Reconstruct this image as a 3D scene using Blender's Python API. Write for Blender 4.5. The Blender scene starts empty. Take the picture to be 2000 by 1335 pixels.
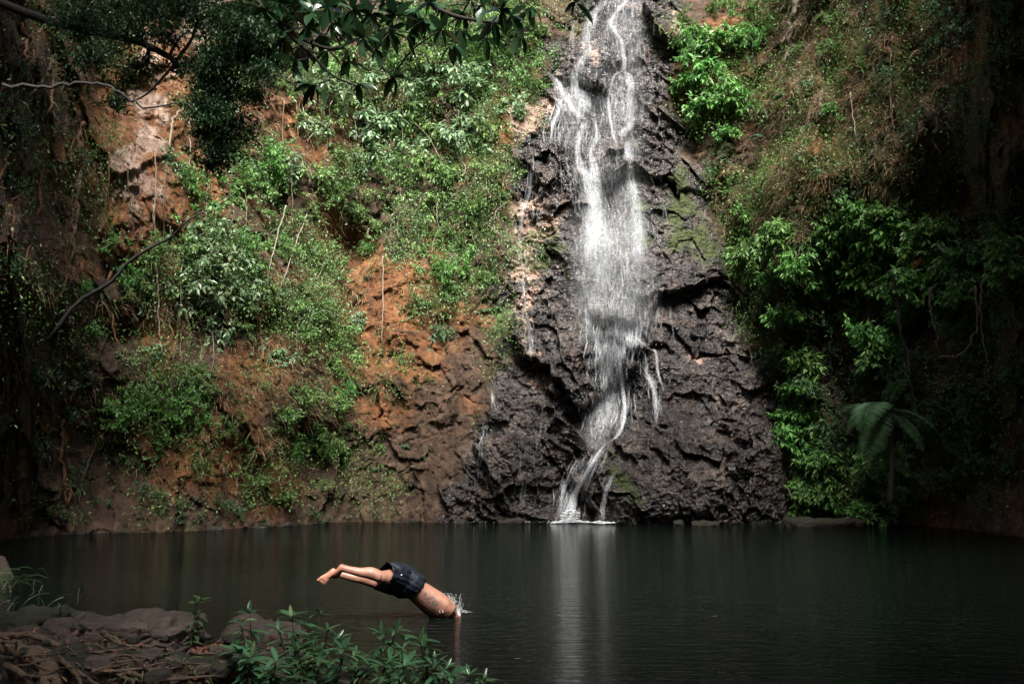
import bpy, bmesh, math, random
import numpy as np
from mathutils import Vector, Matrix
from mathutils.bvhtree import BVHTree

R = math.radians
scene = bpy.context.scene
C = scene.collection
PI = math.pi
FPX = 1944.0; CAMH = 1.4; PITCH = math.atan(262.5 / 1944.0)
CP, SP = math.cos(PITCH), math.sin(PITCH)

# ---------------------------------------------------------------- camera
cam_d = bpy.data.cameras.new('camera'); cam = bpy.data.objects.new('camera', cam_d); C.objects.link(cam)
cam.location = (0, 0, CAMH); cam.rotation_euler = (PI / 2 + PITCH, 0, 0)
cam_d.sensor_width = 36; cam_d.lens = 36 * FPX / 2000; cam_d.clip_end = 2000; cam_d.clip_start = 0.05
scene.camera = cam

# ---------------------------------------------------------------- light
SUN_EL, SUN_AZ = R(60), R(-162)          # azimuth measured clockwise from +Y (towards +X): behind the camera, a little to the right
L = Vector((0.06, -0.58, 0.81)).normalized()
w = bpy.data.worlds.new('World'); scene.world = w; w.use_nodes = True
nt = w.node_tree; bg = nt.nodes['Background']
sky = nt.nodes.new('ShaderNodeTexSky'); sky.sky_type = 'NISHITA'; sky.sun_disc = False
sky.sun_elevation = math.asin(L.z); sky.sun_rotation = math.atan2(L.x, L.y)
sky.air_density = 1.0; sky.dust_density = 3.5; sky.ozone_density = 1.0
nt.links.new(sky.outputs[0], bg.inputs[0]); bg.inputs[1].default_value = 0.05
sd = bpy.data.lights.new('sun', 'SUN'); sun = bpy.data.objects.new('sun', sd); C.objects.link(sun)
sd.energy = 4.6; sd.angle = R(24); sd.color = (1.0, 0.965, 0.91)
sun.rotation_euler = L.to_track_quat('Z', 'Y').to_euler()
sun.location = (10, -15, 40)
scene.view_settings.view_transform = 'Standard'; scene.view_settings.look = 'None'
scene.view_settings.gamma = 1; scene.view_settings.exposure = 1.75
scene.render.engine = 'CYCLES'
scene.cycles.max_bounces = 6; scene.cycles.transparent_max_bounces = 12
scene.cycles.diffuse_bounces = 3; scene.cycles.caustics_reflective = False; scene.cycles.caustics_refractive = False

# ---------------------------------------------------------------- helpers
rng = np.random.default_rng(7)
random.seed(7)

def ray(px, py):
    x = (px - 1000) / FPX; y = (667.5 - py) / FPX
    return Vector((x, CP - SP * y, SP + CP * y))
def at(px, py, Y):
    d = ray(px, py); t = Y / d.y
    return Vector((d.x * t, Y, CAMH + d.z * t))
def proj(P):
    P = np.asarray(P, float)
    X, Y, Z = P[..., 0], P[..., 1], P[..., 2] - CAMH
    d = Y * CP + Z * SP; u = Z * CP - Y * SP
    d = np.maximum(d, .05)
    return 1000 + FPX * X / d, 667.5 - FPX * u / d

def tag(o, label=None, cat=None, group=None, kind=None):
    if label: o['label'] = label
    if cat: o['category'] = cat
    if group: o['group'] = group
    if kind: o['kind'] = kind
    return o
def empty(name, loc=(0, 0, 0), rz=0):
    o = bpy.data.objects.new(name, None); C.objects.link(o)
    o.location = loc; o.rotation_euler = (0, 0, rz); o.empty_display_size = .2
    return o

class MB:
    def __init__(s): s.v = []; s.f = {3: [], 4: []}; s.n = 0
    def add(s, V, F):
        V = np.asarray(V, np.float32).reshape(-1, 3); F = np.asarray(F, np.int64)
        if len(F): s.f[F.shape[1]].append(F + s.n)
        s.v.append(V); s.n += len(V)
    def build(s, name, m, parent=None, smooth=True):
        V = np.concatenate(s.v) if s.v else np.zeros((0, 3), np.float32)
        T = np.concatenate(s.f[3]) if s.f[3] else np.zeros((0, 3), np.int64)
        Q = np.concatenate(s.f[4]) if s.f[4] else np.zeros((0, 4), np.int64)
        me = bpy.data.meshes.new(name)
        me.vertices.add(len(V)); me.vertices.foreach_set('co', V.ravel())
        nl = T.size + Q.size; me.loops.add(nl)
        me.loops.foreach_set('vertex_index', np.concatenate([T.ravel(), Q.ravel()]).astype(np.int32))
        st = np.concatenate([np.arange(len(T)) * 3, T.size + np.arange(len(Q)) * 4]).astype(np.int32)
        me.polygons.add(len(T) + len(Q)); me.polygons.foreach_set('loop_start', st)
        me.polygons.foreach_set('use_smooth', np.full(len(T) + len(Q), smooth))
        me.update(calc_edges=True)
        me.materials.append(m)
        o = bpy.data.objects.new(name, me); C.objects.link(o)
        if parent is not None: o.parent = parent
        return o

def norm(a): return a / np.maximum(np.linalg.norm(a, axis=-1, keepdims=True), 1e-9)

def tube(mb, pts, rad, sides=6):
    P = np.asarray([tuple(p) for p in pts], float); n = len(P)
    rad = np.broadcast_to(np.asarray(rad, float), (n,)) if np.ndim(rad) else np.full(n, rad)
    T = norm(np.gradient(P, axis=0))
    up = np.array([0, 0, 1.0]) if abs(T[:, 2]).mean() < .8 else np.array([0, 1.0, 0])
    A = norm(np.cross(T, up)); B = np.cross(T, A)
    a = np.arange(sides) / sides * 2 * PI
    V = P[:, None] + rad[:, None, None] * (np.cos(a)[None, :, None] * A[:, None] + np.sin(a)[None, :, None] * B[:, None])
    i = np.arange(n - 1)[:, None] * sides; j = np.arange(sides)[None]; k = (j + 1) % sides
    F = np.stack([i + j, i + k, i + sides + k, i + sides + j], -1).reshape(-1, 4)
    mb.add(V, F)
    mb.add(P[[0, -1]], np.zeros((0, 3)))
    b = mb.n - 2; off = b - n * sides
    f0 = np.stack([np.full(sides, b), off + (np.arange(sides) + 1) % sides, off + np.arange(sides)], -1)
    f1 = np.stack([np.full(sides, b + 1), off + (n - 1) * sides + np.arange(sides), off + (n - 1) * sides + (np.arange(sides) + 1) % sides], -1)
    mb.f[3].append(f0); mb.f[3].append(f1)

def spline(ctrl, n):
    c = np.asarray([tuple(p) for p in ctrl], float)
    if len(c) == 2: return c[0] + (c[1] - c[0]) * np.linspace(0, 1, n)[:, None]
    p = np.vstack([2 * c[0] - c[1], c, 2 * c[-1] - c[-2]])
    t = np.linspace(0, len(c) - 1 - 1e-6, n); i = t.astype(int); f = (t - i)[:, None]
    a, b, d, e = p[i], p[i + 1], p[i + 2], p[i + 3]
    return .5 * (2 * b + (d - a) * f + (2 * a - 5 * b + 4 * d - e) * f ** 2 + (3 * b - a - 3 * d + e) * f ** 3)

# leaves: batch of leaves with base P, direction D, normal N
def leaves(mb, P, D, N, ln, wd, hi=0, droop=.15):
    P = np.asarray(P, float); n = len(P)
    if n == 0: return
    D = norm(np.asarray(D, float)); S = norm(np.cross(D, np.asarray(N, float))); N = np.cross(S, D)
    ln = np.broadcast_to(ln, (n,))[:, None]; wd = np.broadcast_to(wd, (n,))[:, None]
    if hi == 0:
        mid = P + D * ln * .45 + N * ln * .04
        V = np.stack([P, mid + S * wd * .5, P + D * ln - N * ln * droop, mid - S * wd * .5], 1)
        F = np.arange(n)[:, None] * 4 + np.array([[0, 1, 2, 3]])
        mb.add(V, F)
        return
    ts = [.0, .2, .5, .8, 1.0]; ws = [.06, .75, 1.0, .6, .03]
    rows = []
    for t, w_ in zip(ts, ws):
        c = P + D * ln * t - N * ln * droop * t * t
        rows += [c + S * wd * .5 * w_ + N * wd * .12 * w_, c, c - S * wd * .5 * w_ + N * wd * .12 * w_]
    V = np.stack(rows, 1)
    fl = []
    for r in range(4):
        a = r * 3
        fl += [[a, a + 1, a + 4, a + 3], [a + 1, a + 2, a + 5, a + 4]]
    F = (np.arange(n)[:, None, None] * 15 + np.array(fl)[None]).reshape(-1, 4)
    mb.add(V, F)

# ---- noise
_perm = np.random.default_rng(3).permutation(512)
def _h(ix, iy, iz):
    a = _perm[(ix & 511)]; b = _perm[(a + iy) & 511]; return _perm[(b + iz) & 511]
_g = norm(np.random.default_rng(5).normal(size=(512, 3)))
def pnoise(P):
    P = np.asarray(P, float); sh = P.shape[:-1]; P = P.reshape(-1, 3)
    I = np.floor(P).astype(np.int64); f = P - I; u = f * f * f * (f * (f * 6 - 15) + 10)
    res = np.zeros(len(P))
    for dx in (0, 1):
        wx = u[:, 0] if dx else 1 - u[:, 0]
        for dy in (0, 1):
            wy = u[:, 1] if dy else 1 - u[:, 1]
            for dz in (0, 1):
                wz = u[:, 2] if dz else 1 - u[:, 2]
                g = _g[_h(I[:, 0] + dx, I[:, 1] + dy, I[:, 2] + dz)]
                d = (g[:, 0] * (f[:, 0] - dx) + g[:, 1] * (f[:, 1] - dy) + g[:, 2] * (f[:, 2] - dz))
                res += wx * wy * wz * d
    return (res * 1.5).reshape(sh)
def fbm(P, octv=4, freq=1.0, gain=.5):
    P = np.asarray(P, float); r = 0; a = 1
    for k in range(octv):
        r = r + a * pnoise(P * freq + k * 17.3); freq *= 2.03; a *= gain
    return r
def facets(U, V, seed, tilt=1.0, levels=None):
    """fractured-rock height: every Voronoi cell is a tilted plane with its own offset; returns height, distance to the crack"""
    I = np.floor(U).astype(np.int64); J = np.floor(V).astype(np.int64)
    r = np.random.default_rng(seed); T = r.random((256, 5))
    best = np.full(U.shape, 9.0); sec = best.copy(); H = np.zeros(U.shape)
    for di in (-1, 0, 1):
        for dj in (-1, 0, 1):
            k = (_h(I + di, J + dj, np.full_like(I, seed))) & 255; t = T[k]
            cx = I + di + t[..., 0]; cy = J + dj + t[..., 1]
            dx = U - cx; dy = V - cy; d = dx * dx + dy * dy
            h = (t[..., 2] - .5) * 1.2 + tilt * ((t[..., 3] - .5) * dx + (t[..., 4] - .5) * dy) * 2
            m = d < best
            sec = np.where(m, best, np.minimum(sec, d)); H = np.where(m, h, H); best = np.where(m, d, best)
    return H, np.sqrt(sec) - np.sqrt(best)
def sstep(a, b, x):
    t = np.clip((x - a) / (b - a), 0, 1); return t * t * (3 - 2 * t)
def ell(px, py, cx, cy, rx, ry):
    return np.exp(-(((px - cx) / rx) ** 2 + ((py - cy) / ry) ** 2))

# ---------------------------------------------------------------- materials
def new_mat(name):
    m = bpy.data.materials.new(name); m.use_nodes = True
    n = m.node_tree.nodes; b = n['Principled BSDF']
    return m, m.node_tree, b
def nd(t, typ, **kw):
    n = t.nodes.new(typ)
    for k, v in kw.items():
        if k.startswith('i_'): n.inputs[k[2:].replace('_', ' ')].default_value = v
        else: setattr(n, k, v)
    return n
def noise(t, scale, detail=6, rough=.6, vec=None, dist=0):
    n = nd(t, 'ShaderNodeTexNoise'); n.inputs['Scale'].default_value = scale; n.inputs['Detail'].default_value = detail
    n.inputs['Roughness'].default_value = rough; n.inputs['Distortion'].default_value = dist
    if vec is not None: t.links.new(vec, n.inputs['Vector'])
    return n
def ramp(t, src, stops):
    n = nd(t, 'ShaderNodeValToRGB'); e = n.color_ramp.elements
    while len(e) < len(stops): e.new(.5)
    for q, (p, c) in zip(e, stops): q.position = p; q.color = (*c, 1) if len(c) == 3 else c
    t.links.new(src, n.inputs[0]); return n.outputs[0]
def mix(t, f, a, b, mode='MIX'):
    n = nd(t, 'ShaderNodeMix', data_type='RGBA', blend_type=mode)
    for s, v in ((0, f), (6, a), (7, b)):
        if isinstance(v, (int, float)): n.inputs[s].default_value = v
        elif isinstance(v, tuple): n.inputs[s].default_value = (*v, 1)
        else: t.links.new(v, n.inputs[s])
    return n.outputs[2]
def math_(t, op, a, b=None, clamp=False):
    n = nd(t, 'ShaderNodeMath', operation=op, use_clamp=clamp)
    for i, v in enumerate((a, b)):
        if v is None: continue
        if isinstance(v, (int, float)): n.inputs[i].default_value = v
        else: t.links.new(v, n.inputs[i])
    return n.outputs[0]
def bump(t, b, h, strength, dist):
    n = nd(t, 'ShaderNodeBump'); n.inputs['Strength'].default_value = strength; n.inputs['Distance'].default_value = dist
    t.links.new(h, n.inputs['Height']); t.links.new(n.outputs[0], b.inputs['Normal']); return n
def mapping(t, sc, coord='Object'):
    c = nd(t, 'ShaderNodeTexCoord'); m = nd(t, 'ShaderNodeMapping'); m.inputs['Scale'].default_value = sc
    t.links.new(c.outputs[coord], m.inputs[0]); return m.outputs[0]

def leaf_mat(name, dark, light, rough=.42, transl=.3, yellow=None):
    m, t, b = new_mat(name)
    g = nd(t, 'ShaderNodeNewGeometry'); oi = nd(t, 'ShaderNodeObjectInfo')
    col = ramp(t, g.outputs['Random Per Island'], [(0, dark), (.8, light), (.97, light), (1, yellow or light)])
    hs = nd(t, 'ShaderNodeHueSaturation'); t.links.new(col, hs.inputs['Color'])
    mr = nd(t, 'ShaderNodeMapRange'); mr.inputs[3].default_value = .485; mr.inputs[4].default_value = .512
    t.links.new(oi.outputs['Random'], mr.inputs[0]); t.links.new(mr.outputs[0], hs.inputs['Hue'])
    mv = nd(t, 'ShaderNodeMapRange'); mv.inputs[3].default_value = .8; mv.inputs[4].default_value = 1.25
    t.links.new(oi.outputs['Random'], mv.inputs[0]); t.links.new(mv.outputs[0], hs.inputs['Value'])
    t.links.new(hs.outputs[0], b.inputs['Base Color'])
    b.inputs['Roughness'].default_value = rough; b.inputs['Specular IOR Level'].default_value = .45
    tr = nd(t, 'ShaderNodeBsdfTranslucent'); t.links.new(hs.outputs[0], tr.inputs[0])
    ms = nd(t, 'ShaderNodeMixShader'); ms.inputs[0].default_value = transl
    t.links.new(b.outputs[0], ms.inputs[1]); t.links.new(tr.outputs[0], ms.inputs[2])
    t.links.new(ms.outputs[0], t.nodes['Material Output'].inputs[0])
    return m
M = {}
M['leaf'] = leaf_mat('leaf_green', (.06, .14, .035), (.22, .37, .11), yellow=(.30, .30, .09))
M['leaf_pale'] = leaf_mat('leaf_pale', (.10, .19, .09), (.28, .40, .22), rough=.38, yellow=(.34, .32, .15))
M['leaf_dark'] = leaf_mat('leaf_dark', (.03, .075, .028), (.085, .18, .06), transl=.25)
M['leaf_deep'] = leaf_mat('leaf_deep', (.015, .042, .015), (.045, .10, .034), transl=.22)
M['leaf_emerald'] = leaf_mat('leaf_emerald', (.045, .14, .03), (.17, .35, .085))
M['leaf_gloss'] = leaf_mat('leaf_gloss', (.022, .062, .028), (.055, .135, .058), rough=.22, transl=.18, yellow=(.2, .24, .1))
M['fern'] = leaf_mat('fern', (.05, .12, .05), (.10, .20, .09))
M['straw'] = leaf_mat('straw', (.16, .10, .055), (.44, .30, .16), rough=.7, transl=.2, yellow=(.45, .34, .2))
M['grass'] = leaf_mat('grass', (.06, .10, .03), (.17, .22, .08), rough=.5, yellow=(.34, .28, .13))
M['litter'] = leaf_mat('litter', (.05, .022, .012), (.17, .075, .04), rough=.6, transl=.1, yellow=(.4, .22, .1))

def bark_mat(name, a, b_, sc=9, rough=.8):
    m, t, b = new_mat(name); v = mapping(t, (1, 1, .35))
    n = noise(t, sc, 7, .7, v); t.links.new(ramp(t, n.outputs[0], [(.3, a), (.7, b_)]), b.inputs['Base Color'])
    b.inputs['Roughness'].default_value = rough; bump(t, b, n.outputs[0], .7, .03); return m
M['bark_dark'] = bark_mat('bark_dark', (.014, .011, .008), (.05, .038, .028))
M['bark_black'] = bark_mat('bark_black', (.006, .005, .004), (.022, .017, .013))
M['bark'] = bark_mat('bark', (.05, .034, .022), (.16, .115, .08))
M['bark_pale'] = bark_mat('bark_pale', (.13, .10, .075), (.34, .28, .22))
M['root'] = bark_mat('root_bark', (.035, .022, .014), (.13, .085, .055), 14)
M['root_red'] = bark_mat('root_red', (.07, .03, .015), (.24, .11, .05), 14)

def rock_mat(name, a, b_, c, sc=2.2, rough=(.5, .8), moss=0.0):
    m, t, b = new_mat(name); v = mapping(t, (1, 1, 1.6))
    n = noise(t, sc, 9, .65, v, .4); n2 = noise(t, sc * 7, 8, .7, v)
    col = ramp(t, n.outputs[0], [(.3, a), (.52, b_), (.72, c)])
    col = mix(t, .55, col, ramp(t, n2.outputs[0], [(.3, (.25, .25, .25)), (.7, (.9, .9, .9))]), 'MULTIPLY')
    if moss:
        n3 = noise(t, sc * .8, 6, .6, v); g = nd(t, 'ShaderNodeNewGeometry'); sx = nd(t, 'ShaderNodeSeparateXYZ')
        t.links.new(g.outputs['Normal'], sx.inputs[0])
        f = math_(t, 'MULTIPLY', math_(t, 'MULTIPLY_ADD', n3.outputs[0], 4), math_(t, 'MULTIPLY', sx.outputs[2], moss), True)
        col = mix(t, f, col, (.022, .026, .010))
    t.links.new(col, b.inputs['Base Color'])
    rr = nd(t, 'ShaderNodeMapRange'); rr.inputs[3].default_value = rough[0]; rr.inputs[4].default_value = rough[1]
    t.links.new(n2.outputs[0], rr.inputs[0]); t.links.new(rr.outputs[0], b.inputs['Roughness'])
    h = math_(t, 'ADD', n.outputs[0], math_(t, 'MULTIPLY', n2.outputs[0], .4)); bump(t, b, h, 1.0, .11)
    return m
M['rock'] = rock_mat('shore_rock', (.04, .029, .023), (.12, .088, .072), (.25, .19, .16), 3)
M['rock_moss'] = rock_mat('mossy_rock', (.02, .017, .012), (.05, .038, .028), (.09, .068, .05), 3, moss=.35)
M['rock_pink'] = rock_mat('pale_pink_rock', (.24, .13, .09), (.42, .27, .21), (.6, .46, .4), 2)

SHADE_TREES = [(-13.5, 12, 19, 5, 'tall added shade tree on left rim, beyond left edge of photo'), (-9, 7, 17, 4.2, 'added shade tree on left bank ahead of camera, above the frame'), (-13.6, 15, 24, 3.0, 'tallest added shade tree overhanging left pool edge, above the frame'),
          (17, 17, 20, 4.6, 'tall added shade tree on right rim, beyond right edge of photo'), (13.5, 9, 17, 4.2, 'added shade tree on right bank ahead of camera, out of frame'),
          (-4.6, .2, 9.5, 2.7, 'added shade tree beside camera to left, shading the near bank'), (-3.6, .4, 9.6, 1.9, 'slim added shade tree just beside camera, shading the shore rocks'), (5.5, -1.5, 10, 3.2, 'added shade tree behind camera to right, out of frame'), (-2, -6, 12, 4, 'added shade tree well behind camera, out of frame')]  # unseen trees, added to keep light off the banks and flanks
# unseen crowns added over the pool to shade the cliff: (foot, limb top, crown blobs)
SHADE_CROWNS = [((-14, 14, 8), [(-11.8, 17, 18, 2.2), (-9.5, 16, 14.5, 1.4), (-4, 19, 18, 1.6), (-.5, 18.5, 17.5, 1.8), (-2.5, 18.5, 19.5, 1.6), (-8, 6.5, 11.5, 2.0), (-7, 9, 14, 1.6), (-6.2, 5.2, 9.4, 1.9), (-12.5, 18, 21, 2.6), (-11, 14, 15, 2.2), (-9.5, 17, 13.8, 2.1), (-7.3, 17, 13.8, 1.9), (-5.2, 17.5, 15, 1.9), (-2.2, 18, 15.8, 1.7), (-12, 16.5, 15, 2.4), (-3.8, 8.6, 12.6, 1.5), (-5.2, 8.4, 12.4, 1.5)], 'added shade tree leaning out over the pool from the left, above the frame'),
        ((15, 15, 6), [(12, 17, 17.5, 2.4), (9, 18, 17, 2.0), (6, 18.5, 16.8, 1.8), (3, 18.6, 17, 2.0), (1.5, 18.5, 19.5, 1.7), (5, 18.5, 20, 1.8), (13.5, 18.5, 21, 2.6), (11, 14, 14.5, 2.2), (8, 13.5, 14.2, 1.8), (.8, 18, 15.8, 1.7), (3.6, 18, 15.8, 1.8), (6.6, 18, 15.6, 1.9), (9.6, 17.5, 15, 2.1), (12.2, 20, 15.5, 2.3), (15, 18, 14, 2.6), (13.5, 20, 19, 2.4)], 'added shade tree leaning out over the pool from the right, above the frame')]
# ---------------------------------------------------------------- cliff
def zone_attr(o, A, name='zone'):
    at_ = o.data.attributes.new(name, 'FLOAT_COLOR', 'POINT')
    at_.data.foreach_set('color', A.astype(np.float32).ravel())

phi = np.concatenate([np.linspace(-66, -29, 90, endpoint=False), np.linspace(-29, 29, 1020, endpoint=False), np.linspace(29, 66, 90)])
zz = np.concatenate([np.linspace(-1.5, 21.5, 640, endpoint=False), np.linspace(21.5, 36, 60)])
s = np.tan(np.radians(phi))
PH, Z = np.meshgrid(phi, zz)                      # rows = height
S = np.broadcast_to(s, PH.shape)
spx = 1000 + FPX * S / CP
ctl = np.array([(-3400, 3.2), (-1500, 7.5), (-700, 11.5), (-300, 16.5), (0, 21), (60, 22.8), (200, 25), (400, 26.6), (550, 29), (680, 31.4), (900, 31.2),
                (1100, 30.7), (1300, 30.6), (1500, 31), (1600, 31), (1700, 29.8), (1850, 27), (2000, 23.4), (2300, 17), (2700, 11.5), (3500, 7), (5400, 3.2)])
Y0 = np.interp(spx, ctl[:, 0], ctl[:, 1])
k = np.exp(-np.linspace(-2.5, 2.5, 41) ** 2); k /= k.sum()
row = np.convolve(np.pad(Y0[0], 20, mode='edge'), k, 'valid'); Y0 = np.broadcast_to(row, Y0.shape)
# slope back with height; overhangs on both flanks
zc = np.clip(Z, 0, None)
centre = np.exp(-((spx - 1210) / 330) ** 2)
back = .20 * zc + .13 * zc * centre
leftf = sstep(210, 20, spx); rightf = sstep(1470, 1600, spx)
back = back + leftf * (-2.3 * sstep(2.5, 6, zc) * sstep(15, 10, zc) + 1.0 * sstep(3, 0, zc) - .1 * zc)
edge = 9.2 + 1.0 * np.sin(spx / 90) + .6 * np.sin(spx / 37 + 1)
back = back + rightf * (-2.4 * sstep(edge - 1.2, edge + .6, zc) - .04 * zc + .5 * sstep(5, 0, zc))
# left wall mid overhang (dark ledge at mid height)
back = back + .9 * np.exp(-((spx - 670) / 45) ** 2 - ((zc - 9.6) / .9) ** 2)
Yb = Y0 + back
Pb = np.stack([S * Yb, Yb, Z], -1)
px, py = proj(Pb)
warp = fbm(np.stack([S * 30, Z, Z * 0], -1), 4, .45) * 60
yk = [-400, 0, 60, 130, 200, 280, 400, 520, 620, 680, 730, 800, 870, 1000, 1100]
xl = np.interp(py, yk, [1150, 1130, 1105, 1055, 1025, 1010, 1005, 990, 985, 965, 940, 915, 890, 850, 830])
xr = np.interp(py, yk, [1310, 1325, 1325, 1325, 1320, 1325, 1375, 1420, 1450, 1470, 1505, 1530, 1548, 1560, 1560])
rock = sstep(-45, 60, px + warp * 1.1 - xl) * sstep(40, -40, px + warp * .8 - xr)
crev = np.exp(-((px - xr - 25) / 38) ** 2) * sstep(60, 260, py)
crevl = np.exp(-((px - xl + 10) / 30) ** 2) * sstep(120, 400, py) * .5
dis = 1.1 * crev + .3 * crevl
dis -= .9 * np.exp(-((px - (xl + xr) / 2) / (.34 * (xr - xl))) ** 2) * sstep(1100, 300, py)
# lower right buttress of the waterfall rock (rounded dark mass) and the step under the ledge
dis -= 1.3 * ell(px, py, 1330, 940, 150, 110) + .5 * ell(px, py, 1215, 700, 60, 30) + .6 * ell(px, py, 1010, 900, 90, 130)
dis += .7 * ell(px, py, 1190, 780, 45, 60) + .6 * ell(px, py, 1130, 950, 30, 90)
dis += .9 * ell(px, py, 690, 600, 60, 110) + .6 * ell(px, py, 860, 650, 40, 60) + .8 * ell(px, py, 600, 870, 60, 40) - .6 * ell(px, py, 500, 820, 80, 120)
dis += 1.6 * ell(px, py, 200, 900, 90, 110) + 1.3 * ell(px, py, 90, 640, 60, 60) + .8 * ell(px, py, 230, 640, 60, 40)
dis -= .9 * ell(px, py, 250, 420, 70, 160)
ARC = np.radians(PH) * 31
Q3 = np.stack([ARC, Yb * .35, Z], -1)
w1 = fbm(Q3, 4, .7) * .30; w2 = fbm(Q3 + 31.7, 4, .7) * .30
h1, c1 = facets(ARC * .42 + w1 * .55, Z * .36 + w2 * .5, 11, 1.0)
h2, c2 = facets(ARC * 1.15 + w1 + Z * .35, Z * .95 + w2, 23, 1.1)
h3, c3 = facets(ARC * 2.9 + w1 * 2, Z * 3.2 + w2 * 2 + ARC * .6, 37, 1.2)
h4, c4 = facets(ARC * 7.0 + w1 * 4, Z * 8 + w2 * 4, 41, 1.3)
fine = fbm(Q3, 4, 2.2)
big = fbm(Q3 + 9.1, 5, .22)
gul = fbm(np.stack([ARC, Z * .25, Z * 0 + 3], -1), 4, .7)
ck = np.clip(fbm(Q3 + 5, 3, .4) * 1.6 + .2, 0, 1); am = .55 + .9 * np.clip(fbm(Q3 + 44, 3, .35) + .3, 0, 1)
rockd = .75 * h1 + am * (.36 * h2 + .12 * h3 + .05 * h4) + .06 * fine - ck * (.16 * np.exp(-(c2 / .06) ** 2) + .06 * np.exp(-(c3 / .08) ** 2))
earthd = .55 * big + .34 * gul + .42 * h1 + .15 * h2 + .04 * h3 + .08 * fine + .03 * h4
flank = np.clip(leftf + rightf, 0, 1)
drape = fbm(np.stack([ARC * 1.6, Z * .3, Z * 0 + 7], -1), 4, .8)
earthd = earthd + flank * (.75 * drape + .5 * big)
dis = dis + rock * rockd + (1 - rock) * earthd
amp = sstep(-.9, .6, Z) * .85 + .15
Yf = Yb + dis * amp
zoff = .12 * (rock * h2 + (1 - rock) * fine) * sstep(.2, 1.2, Z)
Pf = np.stack([S * Yf, Yf, Z + zoff], -1)
nr, nc = Z.shape
idx = np.arange(nr * nc).reshape(nr, nc)
F = np.stack([idx[:-1, :-1], idx[:-1, 1:], idx[1:, 1:], idx[1:, :-1]], -1).reshape(-1, 4)

# material zones of the cliff: R wet rock, G moss, B orange earth, A pale pinkish stone, plus sunlight painted at upper right
n_a = fbm(Q3 + 50, 4, .6); n_b = fbm(Q3 + 80, 4, 1.4)
orange = ((.28 + 1.0 * ell(px, py, 700, 540, 90, 130) + .9 * ell(px, py, 740, 660, 60, 60) + .5 * ell(px, py, 860, 600, 80, 110) + .8 * ell(px, py, 560, 210, 60, 60)
          + .7 * ell(px, py, 480, 900, 130, 70) + 1.1 * ell(px, py, 280, 330, 120, 220) + .6 * ell(px, py, 780, 800, 90, 90) + .5 * ell(px, py, 100, 530, 50, 90)
          + .6 * ell(px, py, 500, 720, 70, 130) + .4 * ell(px, py, 330, 560, 60, 70) + .5 * ell(px, py, 1500, 960, 60, 60) + .3 * ell(px, py, 1600, 250, 120, 200)
          + .6 * ell(px, py, 1000, 260, 60, 60) + .4 * ell(px, py, 1360, 170, 30, 60))  - .9 * ell(px, py, 800, 930, 140, 110)) + .55 * n_a
pale = (.12 * ell(px, py, 300, 250, 80, 220) + .9 * ell(px, py, 400, 50, 70, 60) + .8 * ell(px, py, 290, 190, 50, 120) + .7 * ell(px, py, 255, 360, 70, 110) + .8 * ell(px, py, 1050, 200, 50, 60)
        + .55 * ell(px, py, 1600, 180, 110, 200) + .9 * ell(px, py, 1325, 60, 18, 35) + .8 * ell(px, py, 1020, 560, 45, 80) + .7 * ell(px, py, 1010, 240, 40, 40) + .7 * ell(px, py, 1040, 430, 60, 60)  # broad upper-right patch also paints sunlight as paler earth
        + .9 * ell(px, py, 1365, 710, 22, 14) + .6 * ell(px, py, 1040, 720, 50, 60) + .6 * ell(px, py, 1160, 800, 20, 40) + .4 * ell(px, py, 490, 780, 60, 60)
        + .5 * ell(px, py, 1150, 130, 40, 60) + .5 * ell(px, py, 1120, 930, 20, 40) + .7 * ell(px, py, 1545, 60, 22, 70)) * (.6 + 1.0 * n_b + .5) * .8 + .12 * n_b
moss = (.9 * ell(px, py, 1325, 395, 25, 60) + .7 * ell(px, py, 1080, 500, 45, 30) + .6 * ell(px, py, 1240, 420, 35, 90) + .8 * ell(px, py, 1350, 480, 70, 40)
        + .7 * ell(px, py, 1215, 950, 30, 60) + .6 * ell(px, py, 1390, 330, 45, 160) + .5 * ell(px, py, 1270, 60, 30, 60) + .5 * ell(px, py, 970, 640, 50, 70)
        + .25 * ell(px, py, 300, 1000, 160, 60) + .6 * ell(px, py, 1620, 300, 120, 180) + .5 * ell(px, py, 800, 400, 200, 160) + .4 * ell(px, py, 1480, 620, 30, 120)) + .6 * n_b - .05
mb = MB(); mb.add(Pf, F)

cm, t, b = new_mat('cliff_surface')
va = nd(t, 'ShaderNodeVertexColor', layer_name='zone'); sc_ = nd(t, 'ShaderNodeSeparateColor'); t.links.new(va.outputs[0], sc_.inputs[0])
v = mapping(t, (1, 1, 1)); vs = mapping(t, (1, 1, .35))
n1 = noise(t, .9, 10, .65, v, .3); n2 = noise(t, 5, 9, .7, v); n3 = noise(t, 2.4, 9, .7, vs, .6); n4 = noise(t, 17, 7, .7, v)
earth = ramp(t, n3.outputs[0], [(.28, (.024, .014, .009)), (.46, (.072, .040, .023)), (.62, (.15, .09, .056)), (.8, (.25, .175, .12))])
org = ramp(t, n3.outputs[0], [(.25, (.05, .021, .010)), (.45, (.18, .070, .024)), (.64, (.36, .15, .052)), (.85, (.50, .27, .13))])
pal = ramp(t, n2.outputs[0], [(.3, (.16, .09, .065)), (.5, (.42, .28, .21)), (.72, (.66, .52, .45))])
wet = ramp(t, n1.outputs[0], [(.30, (.010, .009, .009)), (.44, (.034, .030, .029)), (.57, (.085, .072, .066)), (.74, (.24, .185, .155))])
wet = mix(t, .75, wet, ramp(t, n2.outputs[0], [(.30, (.25, .25, .27)), (.5, (.8, .8, .8)), (.66, (1.9, 1.8, 1.75))]), 'MULTIPLY')
rust = noise(t, 1.3, 7, .65, v)
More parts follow.
